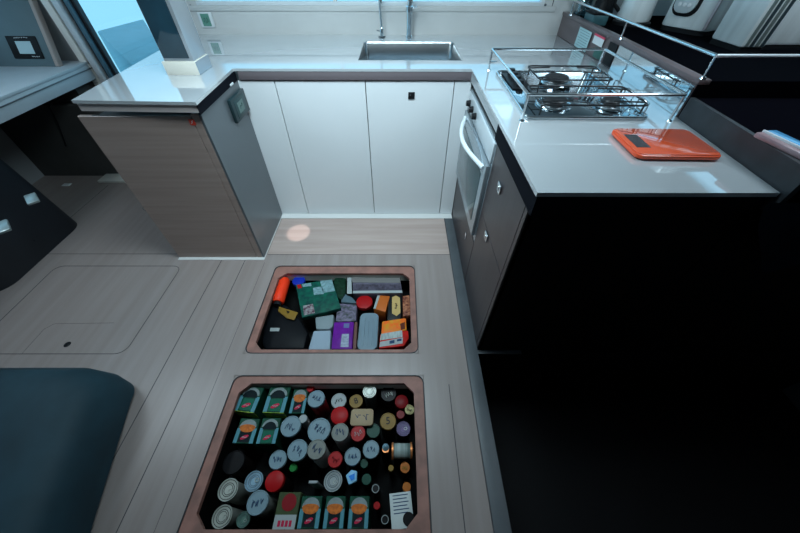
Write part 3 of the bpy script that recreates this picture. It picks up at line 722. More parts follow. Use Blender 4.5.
def tin(name, cat, lab, u, v, rpx, zt, lid, body, ink=True, kind='lid', group=None, zb=None, bot=None, txt=None):
    """upright can or jar whose lid is seen at u,v"""
    bot = -D2 if bot is None else bot
    p = at(u, v, z=zt); e = at(u + rpx, v, z=zt); r = abs(e.x - p.x); hh = zt - bot
    t = thing(name, lab, cat, (p.x, p.y, bot), rz=random.uniform(-.5, .5), group=group)
    obj('body', add_lathe(NB(), [(0, 0), (r * .9, 0), (r * .93, .004), (r * .93, hh - .022), (r * .86, hh - .012), (0, hh - .012)], 30), body, t)
    if kind == 'lid':
        l = obj('lid', add_lathe(NB(), [(r * .9, hh - .016), (r, hh - .015), (r, hh - .003), (r * .96, hh), (r * .9, hh), (r * .87, hh - .002), (0, hh - .0018)], 34), lid, t)
    elif kind == 'tin':
        pr = [(r * .93, hh - .013), (r, hh - .012), (r, hh), (r * .94, hh), (r * .92, hh - .004), (r * .8, hh - .004), (r * .78, hh - .002), (r * .72, hh - .002), (r * .70, hh - .0045), (r * .5, hh - .0045), (r * .48, hh - .003), (r * .42, hh - .003), (r * .40, hh - .005), (0, hh - .005)]
        l = obj('lid', add_lathe(NB(), pr, 36), lid, t)
        gr = NB()
        for q_ in (.86, .75, .59, .44): add_tube(gr, [(r * q_ * math.cos(a), r * q_ * math.sin(a), hh - .0035) for a in [2 * PI * k / 26 for k in range(26)]], r * .028, 5, closed=True)
        obj('groove_shade', gr, BKL if lid is TIN else mat('groove_shade_grey', (.09, .12, .14), .5), l)  # dark rings paint the shading between the lid ridges
        obj('ring_pull', add_tube(NB(), [(r * .3 + r * .22 * math.cos(a), r * .3 * math.sin(a) * .6, hh - .002) for a in [2 * PI * k / 14 for k in range(14)]], r * .035, 6, closed=True), TIN, l)
    elif kind == 'cap':
        b = add_lathe(NB(), [(r * .9, hh - .02), (r, hh - .02), (r * .97, hh), (r * .9, hh + .0015), (0, hh + .0015)], 26)
        l = obj('lid', b, lid, t)
    if txt: text('lettering', txt, r * 1.2, T(0, 0, hh + .001), BKL, l)
    elif ink: obj('handwriting', squiggle(NB(), int(u * 7 + v), r * 1.1, r * .9, hh + .0003, .0011, 3), INK if ink is True else ink, l)
    return t
G1 = 'tins and jars standing in the big floor locker'
L = [
 ('pale blue plastic-lidded tin beside the upper row of green cartons', 290.5, 426, 10, -.045, BL, BROWN),
 ('pale blue plastic-lidded tin just left of a tall beige-lidded can', 297.3, 450, 10, -.045, BL, BROWN),
 ('smaller pale blue-lidded tin above the bright red lid at left', 277.6, 459.5, 8.6, -.05, BL, BROWN),
 ('widest pale blue-lidded tin in the middle with handwriting', 319, 429.7, 11.4, -.045, BL, BROWN),
 ('pale blue-lidded tin right of the small red lid in the middle', 352.6, 456.3, 8.2, -.05, BL, BROWN),
 ('pale blue-lidded tin directly below the dark green lid', 371, 449.2, 8.3, -.05, BL, BROWN),
]
for l, u, v, r, z, a, b in L: tin('food_tin', 'tin', l, u, v, r, z, a, b, group=G1)
tin('food_tin', 'tin', 'tall tin with pale blue lid and red patterned side, top row', 316, 398.5, 8.6, -.028, BL, RB, group=G1)
tin('food_tin', 'tin', 'tall beige-lidded can with white side, upper of the two', 340, 432, 8.6, -.03, GL, WB, group=G1)
tin('food_tin', 'tin', 'tall beige-lidded can with white side, lower of the two', 316.5, 449, 9.3, -.03, GL, WB, group=G1)
tin('food_tin', 'tin', 'large pale blue ridged lid at the lower left of the locker', 257.3, 502.5, 10.6, -.03, BL, TIN, group=G1)
tin('ring_pull_tin', 'tin', 'white-topped tin with ring pull above the orange cartons', 333, 480.8, 9, -.05, WL, BROWN, False, 'tin', G1)
tin('ring_pull_tin', 'tin', 'bare steel tin end at far left, upper of two', 228, 489.5, 9.6, -.05, TIN, TIN, False, 'tin', G1)
tin('ring_pull_tin', 'tin', 'bare steel tin end at the bottom left corner', 222, 516.5, 9.6, -.055, TIN, TIN, False, 'tin', G1)
tin('ring_pull_tin', 'tin', 'blue-rimmed steel tin end above the ridged pale lid', 253.8, 481, 8.8, -.055, mat('blue_steel', (.22, .34, .42), .25, metal=.7), BROWN, False, 'tin', G1)
tin('ring_pull_tin', 'tin', 'greenish dark tin end tucked below the ridged pale lid', 243.3, 519.5, 6.6, -.075, mat('green_steel', (.12, .22, .18), .3, metal=.6), BROWN, False, 'tin', G1)
tin('large_jar', 'jar', 'large black-lidded jar at left above the steel tin ends', 233.5, 462, 10.5, -.06, BKL, BROWN, False, 'lid', G1)
tin('spice_jar', 'jar', 'white-patterned small lid at the top beside the mustard lid', 338.7, 400.5, 7.6, -.045, WL, BROWN, BKL, 'lid', G1)
tin('spice_jar', 'jar', 'mustard lid marked 8 near the top of the locker', 356, 401, 6.8, -.045, YL, BROWN, txt='8', group=G1)
tin('spice_jar', 'jar', 'larger mustard lid marked 5 at the right', 388, 421, 8.1, -.04, YL, BROWN, txt='5', group=G1)
tin('sauce_jar', 'jar', 'bright red bulging lid between the white patterned and beige lids', 339.5, 415.2, 8.8, -.038, RL, BROWN, False, 'cap', G1)
tin('sauce_jar', 'jar', 'red lid with white writing left of the dark green lid', 358, 433.3, 7.4, -.045, RL, BROWN, WL, 'lid', G1)
tin('sauce_jar', 'jar', 'small red lid just right of the lower beige-lidded can', 335, 459.3, 7.3, -.05, RL, BROWN, RL2, 'lid', G1)
tin('sauce_jar', 'jar', 'large plain red lid at left below the small pale blue lid', 274.3, 481, 9.3, -.045, RL, BROWN, False, 'cap', G1)
tin('sauce_jar', 'jar', 'dark red lid in the top right corner', 401.6, 401.5, 6.8, -.055, RL2, BROWN, False, 'cap', G1)
tin('sauce_jar', 'jar', 'small dark red lid below the corner red lid', 400.5, 414.5, 4.2, -.075, RL2, BROWN, False, 'cap', G1)
tin('spice_jar', 'jar', 'tiny red cap right of the orange-topped cartons', 376.8, 505.6, 3.4, -.08, RL, BROWN, False, 'cap', G1)
tin('glass_jar', 'jar', 'tall clear jar with steel screw cap at the top edge', 369.5, 391, 6.6, -.03, TIN, mat('pale_jar', (.12, .14, .14), .25), False, 'tin', G1)
tin('glass_jar', 'jar', 'black-lidded jar with painted glints right of the steel-capped jar', 388.5, 393.5, 7.8, -.06, BKL, BROWN, TIN, 'lid', G1)  # tin-metal strokes on this lid paint its glints
tin('spice_jar', 'jar', 'small gold-rimmed dark lid at the right edge', 409.5, 409.5, 4.6, -.055, mat('dull_gold', (.2, .17, .08), .3, metal=.6), BROWN, BKL, 'tin', G1)
tin('spice_jar', 'jar', 'purple-black lid with a silver crimped rim', 403.4, 428.6, 6.8, -.05, mat('crimped', (.07, .05, .10), .4, metal=.4), BROWN, False, 'tin', G1)
tin('glass_jar', 'jar', 'dark green lid between the red lid and the mustard lid 5', 373.3, 430.5, 6.8, -.06, GNL, BROWN, False, 'lid', G1)
tin('spice_jar', 'jar', 'small green cap left of the white ring-pull tin', 293, 467.6, 3.8, -.075, mat('leaf_green', (.01, .16, .03), .4), BROWN, False, 'cap', G1)
tin('spice_jar', 'jar', 'small dark green cap below the pale blue-lidded tins', 364, 463.5, 4.2, -.08, GNL, BROWN, False, 'cap', G1)
tin('spice_jar', 'jar', 'dark green cap right of the blue wedge cap', 366.5, 479.3, 5, -.08, GNL, BROWN, False, 'cap', G1)
tin('spice_jar', 'jar', 'orange-rimmed yellow cap at the right edge, upper', 405, 467.5, 4.9, -.06, OL, BROWN, YL, 'lid', G1)
tin('spice_jar', 'jar', 'plain orange cap at the right edge, lower', 406.7, 487, 4.3, -.065, OL, BROWN, False, 'cap', G1)
tin('spice_jar', 'jar', 'tiny mustard cap left of the orange-rimmed cap', 391, 468, 2.9, -.08, YL, BROWN, False, 'cap', G1)
tin('bottle', 'bottle', 'dark bottle neck with pale ring near the tiny red cap', 375.5, 488.7, 4, -.07, BKL, BROWN, False, 'cap', G1)
tin('bottle', 'bottle', 'dark bottle neck with dull ring at the lower edge', 385, 519.6, 4, -.075, BKL, BROWN, False, 'cap', G1)
tin('chili_shaker', 'shaker', 'small red and white shaker top at the top edge', 310.3, 388.2, 3.8, -.045, RL, WB, WL, 'cap', G1)
tin('chili_shaker', 'shaker', 'small red and white shaker top beside the pale blue lids', 303, 418.7, 4.2, -.05, WL, WB, RL, 'cap', G1)
for u, v, r, z, m in ((375.5, 488.7, 4, -.07, WL), (385, 519.6, 4, -.075, TIN)):
    pass
# pale rings on the two bottle necks belong to those bottles
for o in list(C.objects):
    if o.name.startswith('bottle') and o.type == 'EMPTY':
        zt = .15; rr_ = .016
        body = [c for c in C.objects if c.parent == o and c.name.startswith('lid')][0]
        zmax = max(v.co.z for v in body.data.vertices); rm = max(v.co.x for v in body.data.vertices)
        obj('neck_ring', add_tube(NB(), [(rm * .85 * math.cos(a), rm * .85 * math.sin(a), zmax) for a in [2 * PI * k / 18 for k in range(18)]], .0015, 6, closed=True), WL, o)
# beige rounded rectangular lid
p = at(362, 417, z=-.04)
t = thing('butter_box', 'box with a beige rounded rectangular lid near the mustard lids', 'box', (p.x, p.y, -D2), group=None)
obj('body', add_prism(NB(), rrect(-.045, .045, -.03, .03, .012), 0, .168), BROWN, t)
l = obj('lid', add_prism(NB(), rrect(-.051, .051, -.036, .036, .014), .165, .180, bev=.003), BG, t)
obj('handwriting', squiggle(NB(), 77, .07, .035, .1802, .0013, 2), INK, l)
# blue wedge cap
p = at(351.5, 477.3, z=-.06)
t = thing('spray_bottle', 'bottle with a bright blue and white wedge-shaped cap', 'bottle', (p.x, p.y, -D2))
obj('body', add_lathe(NB(), [(0, 0), (.02, 0), (.02, .14), (0, .14)], 20), BROWN, t)
obj('cap', add_prism(NB(), [(-.024, .006), (-.008, -.026), (.022, -.012), (.02, .022), (-.004, .026)], .135, .16, bev=.003), mat('cap_pale_blue', (.25, .5, .7), .35), t)
obj('cap_label', add_prism(NB(), [(-.012, .004), (0, -.012), (.013, -.006), (.012, .014)], .16, .162), mat('cap_blue', (.02, .2, .65), .35), t)
# lying jars with copper lids
p = at(402, 449.5, z=-.06)
t = thing('preserve_jar', 'jar lying on its side with a white label and copper lids', 'jar', (p.x, p.y, -.20))
obj('jar_body', add_lathe(NB(), [(0, -.035), (.030, -.035), (.030, .035), (0, .035)], 26, M=T(0, 0, .115) @ RY(PI / 2)), mat('label_paper', (.35, .4, .38), .5, col2=(.1, .14, .13), nscale=(60, 3, 3)), t)
for s_ in (-1, 1): obj('lid', add_lathe(NB(), [(0, -.004), (.034, -.004), (.034, .004), (0, .004)], 26, M=T(s_ * .040, 0, .115) @ RY(PI / 2)), COP, t)
obj('stand', box(-.035, .035, -.03, .03, -.02, .085), BROWN, t)
p = at(385.5, 448, z=-.055)
t = thing('slim_bottle', 'slim bottle with a pointed blue-grey top and copper shoulder', 'bottle', (p.x, p.y, -D2))
obj('body', add_lathe(NB(), [(0, 0), (.022, 0), (.022, .12), (.012, .145), (0, .145)], 20), BROWN, t)
obj('collar', add_lathe(NB(), [(.0, .13), (.017, .13), (.015, .15), (0, .15)], 20, M=T(0, -.0, 0)), COP, t)
obj('tip', add_lathe(NB(), [(0, .175), (.004, .172), (.015, .15), (0, .15)], 16, M=T(0, .006, 0)), mat('tip_blue', (.2, .34, .42), .3), t)
# white label packet with black disc
p = at(401.5, 510, z=-.045)
t = thing('label_packet', 'white printed packet with a black round stain at the lower right', 'packet', (p.x, p.y, -D2), rz=math.radians(6))
obj('body', box(-.042, .042, -.055, .055, 0, .17, bev=.004), BROWN, t)
l = obj('label', box(-.042, .042, -.055, .055, .17, .174, bev=.001), mat('white_paper', (.52, .56, .55), .6, noise=.1), t)
b = NB()
for k in range(6): add_box(b, -.03, .03 - .006 * (k % 2), .045 - k * .011, .048 - k * .011, .174, .1747)
obj('print', b, INK, l)
obj('seal', add_lathe(NB(), [(0, .1765), (.022, .1765), (.022, .174), (0, .174)], 24, M=T(.024, -.03, 0)), BKL, l)
p = at(313, 482, z=-.08)
tag(obj('white_clip', box(p.x - .018, p.x + .018, p.y - .005, p.y + .005, -D2, -.08, bev=.002), WL), 'small white bag clip poking up between the red lid and ring-pull tin', 'clip')

# cartons
GC = mat('carton_green', (0.0059, 0.0627, 0.0369), .4, noise=.35, nscale=(40, 40, 40))
GD = mat('carton_dark', (.003, .010, .013), .6, spec=.1)
LIME = mat('carton_lime', (.55, .72, .10), .4, col2=(.2, .35, .05), nscale=(40, 40, 40))
SKY = mat('carton_sky', (0.0787, 0.2362, 0.2854), .4)
PKR = mat('patch_red', (0.4510, 0.0164, 0.0574), .4)
FOOD = mat('food_orange', (0.6150, 0.1640, 0.0246), .45, col2=(.4, .1, .02), nscale=(90, 90, 90))
DISH = mat('dish_grey', (0.2181, 0.2640, 0.2640), .4, noise=.2, nscale=(60, 60, 60))
def carton(lab, u, v, wpx, hpx, zt, style, tilt=0., group='green food cartons in the big locker'):
    p = at(u, v, z=zt); w_ = abs(at(u + wpx / 2, v, z=zt).x - p.x); a = at(u, v - hpx / 2, z=zt).y; c = at(u, v + hpx / 2, z=zt).y
    h_ = (a - c) / 2; p.y = (a + c) / 2
    H_ = zt + D2
    t = thing('food_carton', lab, 'carton', (p.x, p.y, -D2), group=group, rz=math.radians(tilt))
    obj('body', box(-w_, w_, -h_, h_, 0, H_, bev=.002, seg=1), GC, t)
    z = H_
    pic = obj('dish_picture', add_prism(NB(), [(w_ * .85 * math.cos(k * PI / 10), h_ * .30 + h_ * .62 * math.sin(k * PI / 10)) for k in range(11)], z, z + .001), DISH, t)
    if style == 'food':
        obj('food_picture', add_prism(NB(), [(w_ * .8 * math.cos(k * PI / 9), h_ * .28 + h_ * (.42 if k <= 9 else .42) * math.sin(k * PI / 9) * (.55 if k <= 9 else 1)) for k in range(18)], z + .001, z + .002), FOOD, pic)
    else:
        obj('bowl_picture', add_prism(NB(), [(w_ * .72 * math.cos(k * PI / 10), h_ * .1 + h_ * .6 * math.sin(k * PI / 10)) for k in range(11)], z + .001, z + .002), GD, pic)
    obj('panel', box(-w_ * .55, w_ * .55, -h_ * .9, h_ * .0, z, z + .0012), GD if style == 'food' else mat('carton_mid', (.005, .10, .06), .4), t)
    for s_ in (-1, 1): obj('stripe', box(s_ * w_ * .98, s_ * w_ * .62, -h_ * .98, h_ * .2, z, z + .001) if s_ > 0 else box(-w_ * .98, -w_ * .62, -h_ * .98, h_ * .2, z, z + .001), SKY, t)
    b = NB(); add_prism(b, [(w_ * .38 * math.cos(k * PI / 8), -h_ * .52 + h_ * .15 * math.sin(k * PI / 8) + .12 * h_ * math.cos(k * PI / 8)) for k in range(16)], z + .0012, z + .002); pt = obj('brand_patch', b, PKR, t)
    obj('lettering', squiggle(NB(), int(u), w_ * .5, h_ * .14, 0, .0009, 4).__class__ and (lambda q: (q.transform(T(0, -h_ * .52, z + .0022)), q)[1])(squiggle(NB(), int(u), w_ * .5, h_ * .14, 0, .0009, 4)), WL, pt)
    if style == 'lime':
        obj('lime_face', box(-w_, w_, -h_ - .0015, -h_, H_ - .07, H_), LIME, t)
        obj('white_stripe', box(-w_ * .3, w_ * .95, -h_ - .0022, -h_ - .0015, H_ - .03, H_ - .018), WL, t)
    return t
carton('green carton with dark bowl at the top left corner', 249, 399, 21, 25, -.035, 'lime', -6)
carton('green carton with dark bowl, second in the top row', 277, 399.5, 21, 26, -.035, 'lime', -2)
carton('green carton with orange dish in the top row beside the shaker', 299, 401, 15, 25, -.05, 'food', 0)
carton('green carton with orange dish in the second row at far left', 246.5, 431, 20, 25, -.05, 'food', -2)
carton('green carton with dark bowl in the second row', 268.8, 431, 19, 26, -.048, 'bowl', 0)
carton('left one of the orange dish cartons along the bottom edge', 310, 512.5, 21, 33, -.045, 'food', 0)
carton('middle one of the orange dish cartons along the bottom edge', 334.5, 512.5, 20, 33, -.045, 'food', 0)
carton('right one of the orange dish cartons along the bottom edge', 358.8, 512.5, 20, 33, -.045, 'food', 0)
p = at(287, 513, z=-.05)
t = thing('tomato_carton', 'carton with red picture and white label in the bottom row', 'carton', (p.x, p.y, -D2))
obj('body', box(-.045, .040, -.065, .065, 0, .168, bev=.002, seg=1), mat('olive_carton', (.05, .07, .03), .45, noise=.3), t)
obj('tomato_picture', add_lathe(NB(), [(0, .1695), (.028, .1695), (.028, .168), (0, .168)], 24, M=T(.0, .033, 0)), mat('tomato', (.22, .01, .015), .4), t)
l = obj('label', box(-.043, .038, -.063, -.005, .168, .1695), WL, t)
b = NB()
for k in range(4): add_box(b, -.028 + k * .014, -.018 + k * .014, -.04, -.022, .1695, .1702)
obj('print', b, PKR, l)
obj('mark', add_prism(NB(), [(-.008, -.058), (.01, -.058), (.003, -.046)], .1695, .1702), mat('mark_teal', (.02, .2, .2), .4), l)

# ---------------- small locker contents
B1 = -D1
def lying(name, lab, cat, u0, v0, u1, v1, rpx, z, body, cap=None):
    a, c = at(u0, v0, z=z), at(u1, v1, z=z); r = abs(at(u0 + rpx, v0, z=z).x - a.x)
    d = (c - a); L_ = d.length; ang = math.atan2(d.y, d.x)
    m = (a + c) / 2
    t = thing(name, lab, cat, (m.x, m.y, z), rz=ang)
    b = add_lathe(NB(), [(0, -L_ / 2), (r * .8, -L_ / 2), (r, -L_ / 2 + r * .3), (r, L_ / 2 - r * .5), (r * .8, L_ / 2 - r * .15), (r * .4, L_ / 2), (0, L_ / 2)], 26, M=RY(PI / 2)); obj('body', b, body, t)
    if cap: obj('cap', add_lathe(NB(), [(0, -L_ / 2 - .02), (r * .6, -L_ / 2 - .02), (r * .6, -L_ / 2), (0, -L_ / 2)], 20, M=RY(PI / 2)), cap, t)
    return t
lying('red_flask', 'bright red-orange cylindrical flask at the left of the small locker', 'flask', 277.8, 303, 285, 279, 6, -.055, mat('flask_red', (.85, .045, .012), .35), BLKP)
tin('blue_bottle', 'bottle', 'round blue bottle cap beside the red flask', 298.6, 280.5, 6.4, -.045, mat('royal_blue', (.008, .025, .32), .35), BROWN, False, 'cap', bot=B1)
tin('sauce_jar', 'jar', 'round red lid right of centre in the small locker', 364.3, 301.8, 8.4, -.065, RL, BROWN, False, 'cap', bot=B1)
def slab(name, lab, cat, quad, z, th, m, bev=.004, bot=None):
    ps = [at(u, v, z=z) for u, v in quad]; c = sum(ps, Vector()) / len(ps)
    zb = z - th
    t = thing(name, lab, cat, (c.x, c.y, zb))
    pts = [(p.x - c.x, p.y - c.y) for p in ps]
    if sum(pts[i][0] * pts[(i + 1) % len(pts)][1] - pts[(i + 1) % len(pts)][0] * pts[i][1] for i in range(len(pts))) < 0: pts = pts[::-1]
    obj('body', add_prism(NB(), pts, 0, th, bev=bev), m, t)
    return t, c, zb
def patch(t, c, zb, name, quad, z, m, th=.0015):
    ps = [at(u, v, z=z) for u, v in quad]; pts = [(p.x - c.x, p.y - c.y) for p in ps]
    if sum(pts[i][0] * pts[(i + 1) % len(pts)][1] - pts[(i + 1) % len(pts)][0] * pts[i][1] for i in range(len(pts))) < 0: pts = pts[::-1]
    return obj(name, add_prism(NB(), pts, z - zb, z - zb + th), m, t)
z = -.035
t, c, zb = slab('green_food_packet', 'large green food packet with pale labels lying on top', 'packet', [(295.5, 284.5), (332, 279), (341, 308), (302, 317.5)], z, .03, mat('packet_green', (.004, .10, .065), .5, spec=.3, col2=(.005, .045, .04), nscale=(30, 30, 30)))
patch(t, c, zb, 'label', [(320, 281), (332, 280), (335, 291), (323, 293)], z, mat('sticker_pale', (.2, .34, .37), .5, noise=.4, nscale=(60, 60, 60)))
patch(t, c, zb, 'label', [(313, 288), (322, 286.5), (324, 294), (314, 295)], z, _M['sticker_pale'])
patch(t, c, zb, 'red_mark', [(297, 285), (301, 284.3), (302, 288), (298, 288.7)], z, RL)
patch(t, c, zb, 'lettering', [(302, 284.3), (311, 283), (311.5, 286), (303, 287)], z, _M['sticker_pale'])
patch(t, c, zb, 'picture', [(303, 306), (313, 304), (315, 313), (304, 315.5)], z, mat('picture_dark', (.08, .03, .05), .5, col2=(.3, .3, .3), nscale=(50, 50, 50)))
def ringdark(): pass
t, c, zb = slab('black_pan_bag', 'black soft case filling the lower left of the small locker', 'case', [(268, 304), (286, 304), (300, 318), (308, 332), (304, 349), (264, 349), (261, 341)], -.075, .125, mat('case_black', (.004, .005, .007), .5, spec=.2, noise=.3), bev=.018)
patch(t, c, zb, 'tag', [(270.5, 328), (280, 328), (279, 331.3), (270, 331.3)], -.075, WL)
t, c, zb = slab('yellow_tag', 'mustard tag with black symbol lying on the black case', 'tag', [(279, 306.5), (298, 312.5), (294, 320), (287, 318), (278, 311)], -.06, .008, YL, .001)
patch(t, c, zb, 'symbol', [(286, 310.5), (290, 311.8), (288, 313.8)], -.06, BKL)
t, c, zb = slab('herb_bag', 'dark green leafy bag at the top edge of the small locker', 'bag', [(333, 280), (338, 272.5), (346, 275), (346, 292), (341, 300), (336, 296)], -.05, .12, mat('herb_green', (.006, .035, .018), .6, noise=.6, nscale=(60, 60, 60), bump=.6), .012)
# clear plastic box with white end
t, c, zb = slab('clear_food_box', 'long clear plastic box with a white end lid at the top right', 'container', [(352, 277), (400, 277.5), (402.5, 293), (353, 293.5)], -.04, .09, mat('clear_plastic', (.12, .11, .15), .2, spec=.5, noise=.5, nscale=(12, 30, 12)), .006)
patch(t, c, zb, 'pale_edge', [(353, 291), (402, 290.5), (402.5, 293), (353, 293.5)], -.04, WL)
patch(t, c, zb, 'pale_top_band', [(352, 277.5), (400, 278), (400.5, 283), (352, 282.5)], -.04, mat('haze_plastic', (.16, .155, .15), .3))
patch(t, c, zb, 'dark_contents', [(356, 284.5), (400, 284.5), (401, 289.5), (356, 289.5)], -.04, mat('contents_dark', (.08, .07, .10), .5, noise=.6, nscale=(50, 50, 50)))
patch(t, c, zb, 'end_lid', [(347.5, 278), (351.5, 278), (352, 294), (347, 294)], -.038, WL, .004)
# orange box etc
t, c, zb = slab('spice_box', 'small orange box with a white stripe right of the red lid', 'box', [(378, 295), (390, 296), (385.5, 312), (373.5, 308.5)], -.06, .12, mat('box_orange', (.5, .12, .02), .45, noise=.15))
patch(t, c, zb, 'stripe', [(377.5, 295.5), (380, 295.7), (375.5, 309), (373.5, 308.5)], -.06, WL)
t, c, zb = slab('tea_packet', 'black packet with a yellow oval label at the right', 'packet', [(389, 294), (402, 294), (401, 320), (387, 320)], -.065, .12, BLKP)
lb = patch(t, c, zb, 'label', [(392, 297.5), (396, 295.5), (400, 298), (400.5, 313), (396.5, 316), (392, 313.5)], -.065, mat('label_yellow', (.5, .34, .13), .5))
b = squiggle(NB(), 9, .04, .018, 0, .0016, 4); q = at(396, 306, z=-.0625); b.transform(T(q.x - c.x, q.y - c.y, q.z - zb) @ RZ(1.45)); obj('lettering', b, BKL, lb)
t, c, zb = slab('nut_bag', 'reddish patterned snack bag at the right edge of the small locker', 'bag', [(402.5, 296), (409.5, 295), (411, 315), (403, 316)], -.06, .12, mat('nuts', (.42, .17, .09), .5, col2=(.12, .03, .02), nscale=(70, 70, 70)), .004)
t, c, zb = slab('orange_snack_bag', 'bright orange snack bag above the white barcode labels', 'bag', [(382, 321), (406, 317.5), (407, 330), (381, 335)], -.055, .12, mat('snack_orange', (.8, .13, .02), .4, col2=(.6, .25, .02), nscale=(35, 35, 35), bump=.5), .008)
patch(t, c, zb, 'print', [(400, 324), (405, 322), (405, 329), (401, 330)], -.055, mat('print_brown', (.1, .02, .01), .4))
t, c, zb = slab('red_snack_bag', 'red bag with white barcode labels in the lower right corner', 'bag', [(380, 334), (408, 330), (409, 338), (404, 346), (379, 348.5)], -.05, .12, mat('snack_red', (.55, .02, .015), .4, bump=.5, noise=.3, nscale=(20, 20, 20)), .006)
l = patch(t, c, zb, 'label', [(381, 334), (402, 330.5), (402.5, 337), (380, 340.5)], -.05, mat('label_grey', (.42, .48, .47), .5, noise=.35, nscale=(90, 20, 20)))
l = patch(t, c, zb, 'label', [(380, 342), (403, 337.5), (402.5, 343.5), (379.5, 347)], -.05, WL)
patch(t, c, zb, 'barcode', [(389.5, 341), (394.5, 340), (394.5, 343), (389.5, 344)], -.0482, INK, .001)
patch(t, c, zb, 'barcode', [(397, 339.5), (401.5, 338.6), (401.5, 340.8), (397, 341.5)], -.0482, INK, .001)
# grey-blue container
a = at(368.5, 329.5, z=-.04)
t = thing('lunch_container', 'pale blue-grey rounded container standing between purple pack and red bag', 'container', (a.x, a.y, -.16))
obj('body', add_prism(NB(), rrect(-.055, .052, -.118, .118, .03), 0, .11, bev=.008), mat('container_blue', (.17, .235, .28), .4, noise=.08), t)
for k in range(3): obj('rib', box(-.03 + k * .022, -.022 + k * .022, -.095, .09, .109, .1115, bev=.001), _M['container_blue'], t)
# purple pack
z = -.05
t, c, zb = slab('purple_pack', 'purple packet with a white label at the bottom of the small locker', 'packet', [(334, 322), (354, 321.5), (352, 349), (331, 349)], z, .12, mat('pack_purple', (.14, .012, .27), .4, noise=.25, nscale=(20, 20, 20), bump=.3), .006)
patch(t, c, zb, 'label', [(342, 334), (349, 334), (348.5, 347), (340.5, 347)], z, mat('label_lilac', (.32, .36, .46), .5, noise=.4, nscale=(60, 90, 60)))
patch(t, c, zb, 'corner_mark', [(344, 323.5), (349.5, 323.5), (349, 328), (343.5, 328)], z, mat('mark_violet', (.12, .14, .3), .4))
t, c, zb = slab('brown_packet', 'narrow brown packet beside the purple pack', 'packet', [(354.5, 322), (357.5, 322), (356, 349), (352.8, 349)], -.06, .12, mat('pack_brown', (.14, .07, .06), .5), .002)
z = -.062
t, c, zb = slab('patterned_bag', 'crumpled grey and violet printed bag above the purple pack', 'bag', [(338, 303), (357, 304.5), (356, 321), (335, 321.5)], z, .11, mat('bag_print', (.19, .16, .24), .4, col2=(.05, .06, .06), nscale=(45, 45, 45), bump=.6), .008)
t, c, zb = slab('egg_box', 'pale grey upper carton below the green packet', 'carton', [(315, 317), (334, 314), (333, 326), (329, 329.5), (316, 329)], -.06, .10, mat('carton_pale', (.22, .27, .29), .5, noise=.1), .008)
z = -.05
t, c, zb = slab('milk_carton', 'pale blue-white carton at the bottom middle of the small locker', 'carton', [(313.5, 330.5), (331, 330), (330, 349.5), (308, 349.5)], z, .11, mat('carton_paleblue', (.28, .35, .42), .5, noise=.08), .008)
t, c, zb = slab('slate_pouch', 'dull slate pouch between the herb bag and the printed bag', 'pouch', [(342, 292), (352, 297), (357, 303), (341, 302)], -.06, .11, mat('slate', (.08, .13, .16), .5), .005)

# near-black liners carry the darkness in the gaps of both lockers

# specular lowered against overhead sheen on everything stowed in the two lockers
for o in C.objects:
    top = o
    while top.parent: top = top.parent
    if o.type == 'MESH' and top.name.split('.')[0] not in ('floor_locker', 'seam') and (top.matrix_basis.translation.z < -.02):
        for m_ in o.data.materials:
            if m_ and m_.node_tree and 'Principled BSDF' in m_.node_tree.nodes and m_ not in (WHITE, CHROME, STEEL):
                b_ = m_.node_tree.nodes['Principled BSDF']
                b_.inputs['Specular IOR Level'].default_value = .12
                b_.inputs['Roughness'].default_value = max(.4, b_.inputs['Roughness'].default_value)

# ================================================================ LIGHT
W = bpy.data.worlds.new('world'); sc.world = W; W.use_nodes = True
bg = W.node_tree.nodes['Background']
tc = W.node_tree.nodes.new('ShaderNodeTexCoord'); sp = W.node_tree.nodes.new('ShaderNodeSeparateXYZ'); rp = W.node_tree.nodes.new('ShaderNodeValToRGB')
W.node_tree.links.new(tc.outputs['Generated'], sp.inputs[0]); W.node_tree.links.new(sp.outputs['Z'], rp.inputs[0]); W.node_tree.links.new(rp.outputs[0], bg.inputs[0])
rp.color_ramp.elements[0].position = 0; rp.color_ramp.elements[0].color = (.24, .56, .74, 1)
rp.color_ramp.elements[1].position = .6; rp.color_ramp.elements[1].color = (.34, .62, .80, 1)
bg.inputs[1].default_value = 1.6
def portal(name, loc, rot, sx, sy):
    l = bpy.data.lights.new(name, 'AREA'); l.shape = 'RECTANGLE'; l.size = sx; l.size_y = sy; l.cycles.is_portal = True
    o = bpy.data.objects.new(name, l); C.objects.link(o); o.location = loc; o.rotation_euler = rot
portal('window_portal', ((WX0 + WX1) / 2, WY + .06, (WZ0 + WZ1) / 2), (-PI / 2, 0, 0), WX1 - WX0, WZ1 - WZ0)
portal('side_portal', (-3.17, 1.4, 1.45), (0, -PI / 2, 0), .76, 2.16)
portal('starboard_portal', (2.47, 1.9, 1.6), (0, PI / 2, 0), .5, 1.2)
portal('door_portal', (-1.86, WY + .06, 1.33), (-PI / 2, 0, 0), .62, 1.42)
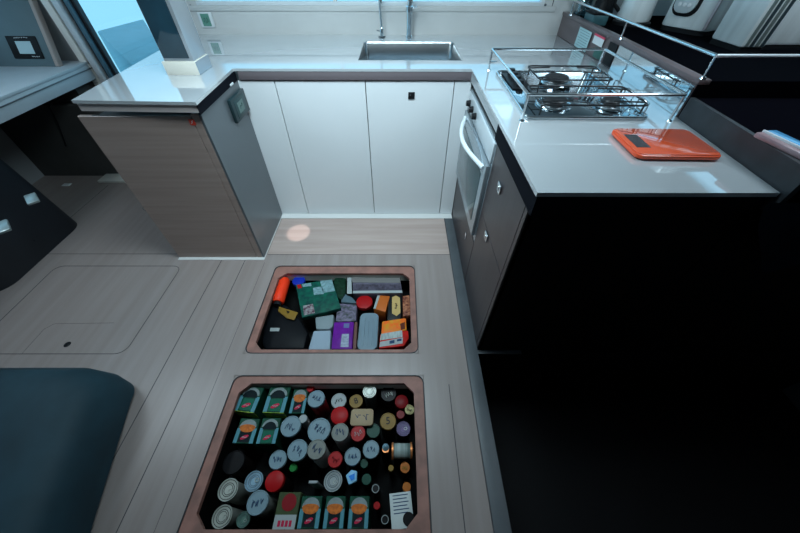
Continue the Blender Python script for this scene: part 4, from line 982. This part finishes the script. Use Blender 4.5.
def area(name, loc, rot, sx, sy, e, col):
    l = bpy.data.lights.new(name, 'AREA'); l.shape = 'RECTANGLE'; l.size = sx; l.size_y = sy; l.energy = e; l.color = col
    o = bpy.data.objects.new(name, l); C.objects.link(o); o.location = loc; o.rotation_euler = rot; return o
x0, x1, y0, y1 = SK[0]
lamp = area('hatch_lamp', ((x0 + x1) / 2, (y0 + y1) / 2, CEZ + .0), (math.radians(20), 0, 0), x1 - x0 - .04, y1 - y0 - .08, 26, (.72, .92, 1.)); lamp.data.spread = math.radians(140)
for k, e in ((1, 12), (2, 10)):  # added lamps to brighten the chart table and the shelf appliances
    x0, x1, y0, y1 = SK[k]; area('hatch_lamp', ((x0 + x1) / 2, (y0 + y1) / 2, CEZ + .05), (0, 0, 0), x1 - x0 - .04, y1 - y0 - .04, e, (.78, .92, 1.))
dn = thing('sun_patch_fixture', 'small round fixture added in the ceiling for the sun patch on the galley sole', 'lamp', (-.64, .62, CEZ))  # added fixture for the spot that lays the sun patch
obj('ring', add_lathe(NB(), [(.022, -.001), (.035, -.001), (.037, -.006), (.022, -.008), (.022, -.001)], 24), CHROME, dn)
def spot(name, loc, target, size, e, col, blend):
    l = bpy.data.lights.new(name, 'SPOT'); l.energy = e; l.spot_size = size; l.spot_blend = blend; l.color = col; l.shadow_soft_size = .01
    o = bpy.data.objects.new(name, l); C.objects.link(o); o.location = loc; o.rotation_euler = (Vector(target) - Vector(loc)).to_track_quat('-Z', 'Y').to_euler()
spot('sun_patch_spot', (-.64, .62, CEZ - .012), (-.715, 1.69, 0), math.radians(4.3), 200, (1., .88, .84), .3)  # added spot, stands in for the sun patch by the cabinets

v = sc.view_settings; sc.display_settings.display_device = 'sRGB'
v.view_transform = 'Standard'; v.look = 'None'; v.exposure = 0.; v.gamma = 1.; v.use_curve_mapping = False
sc.cycles.use_denoising = True
sc.cycles.max_bounces = 8; sc.cycles.glossy_bounces = 5; sc.cycles.transparent_max_bounces = 12
sc.cycles.sample_clamp_indirect = 4
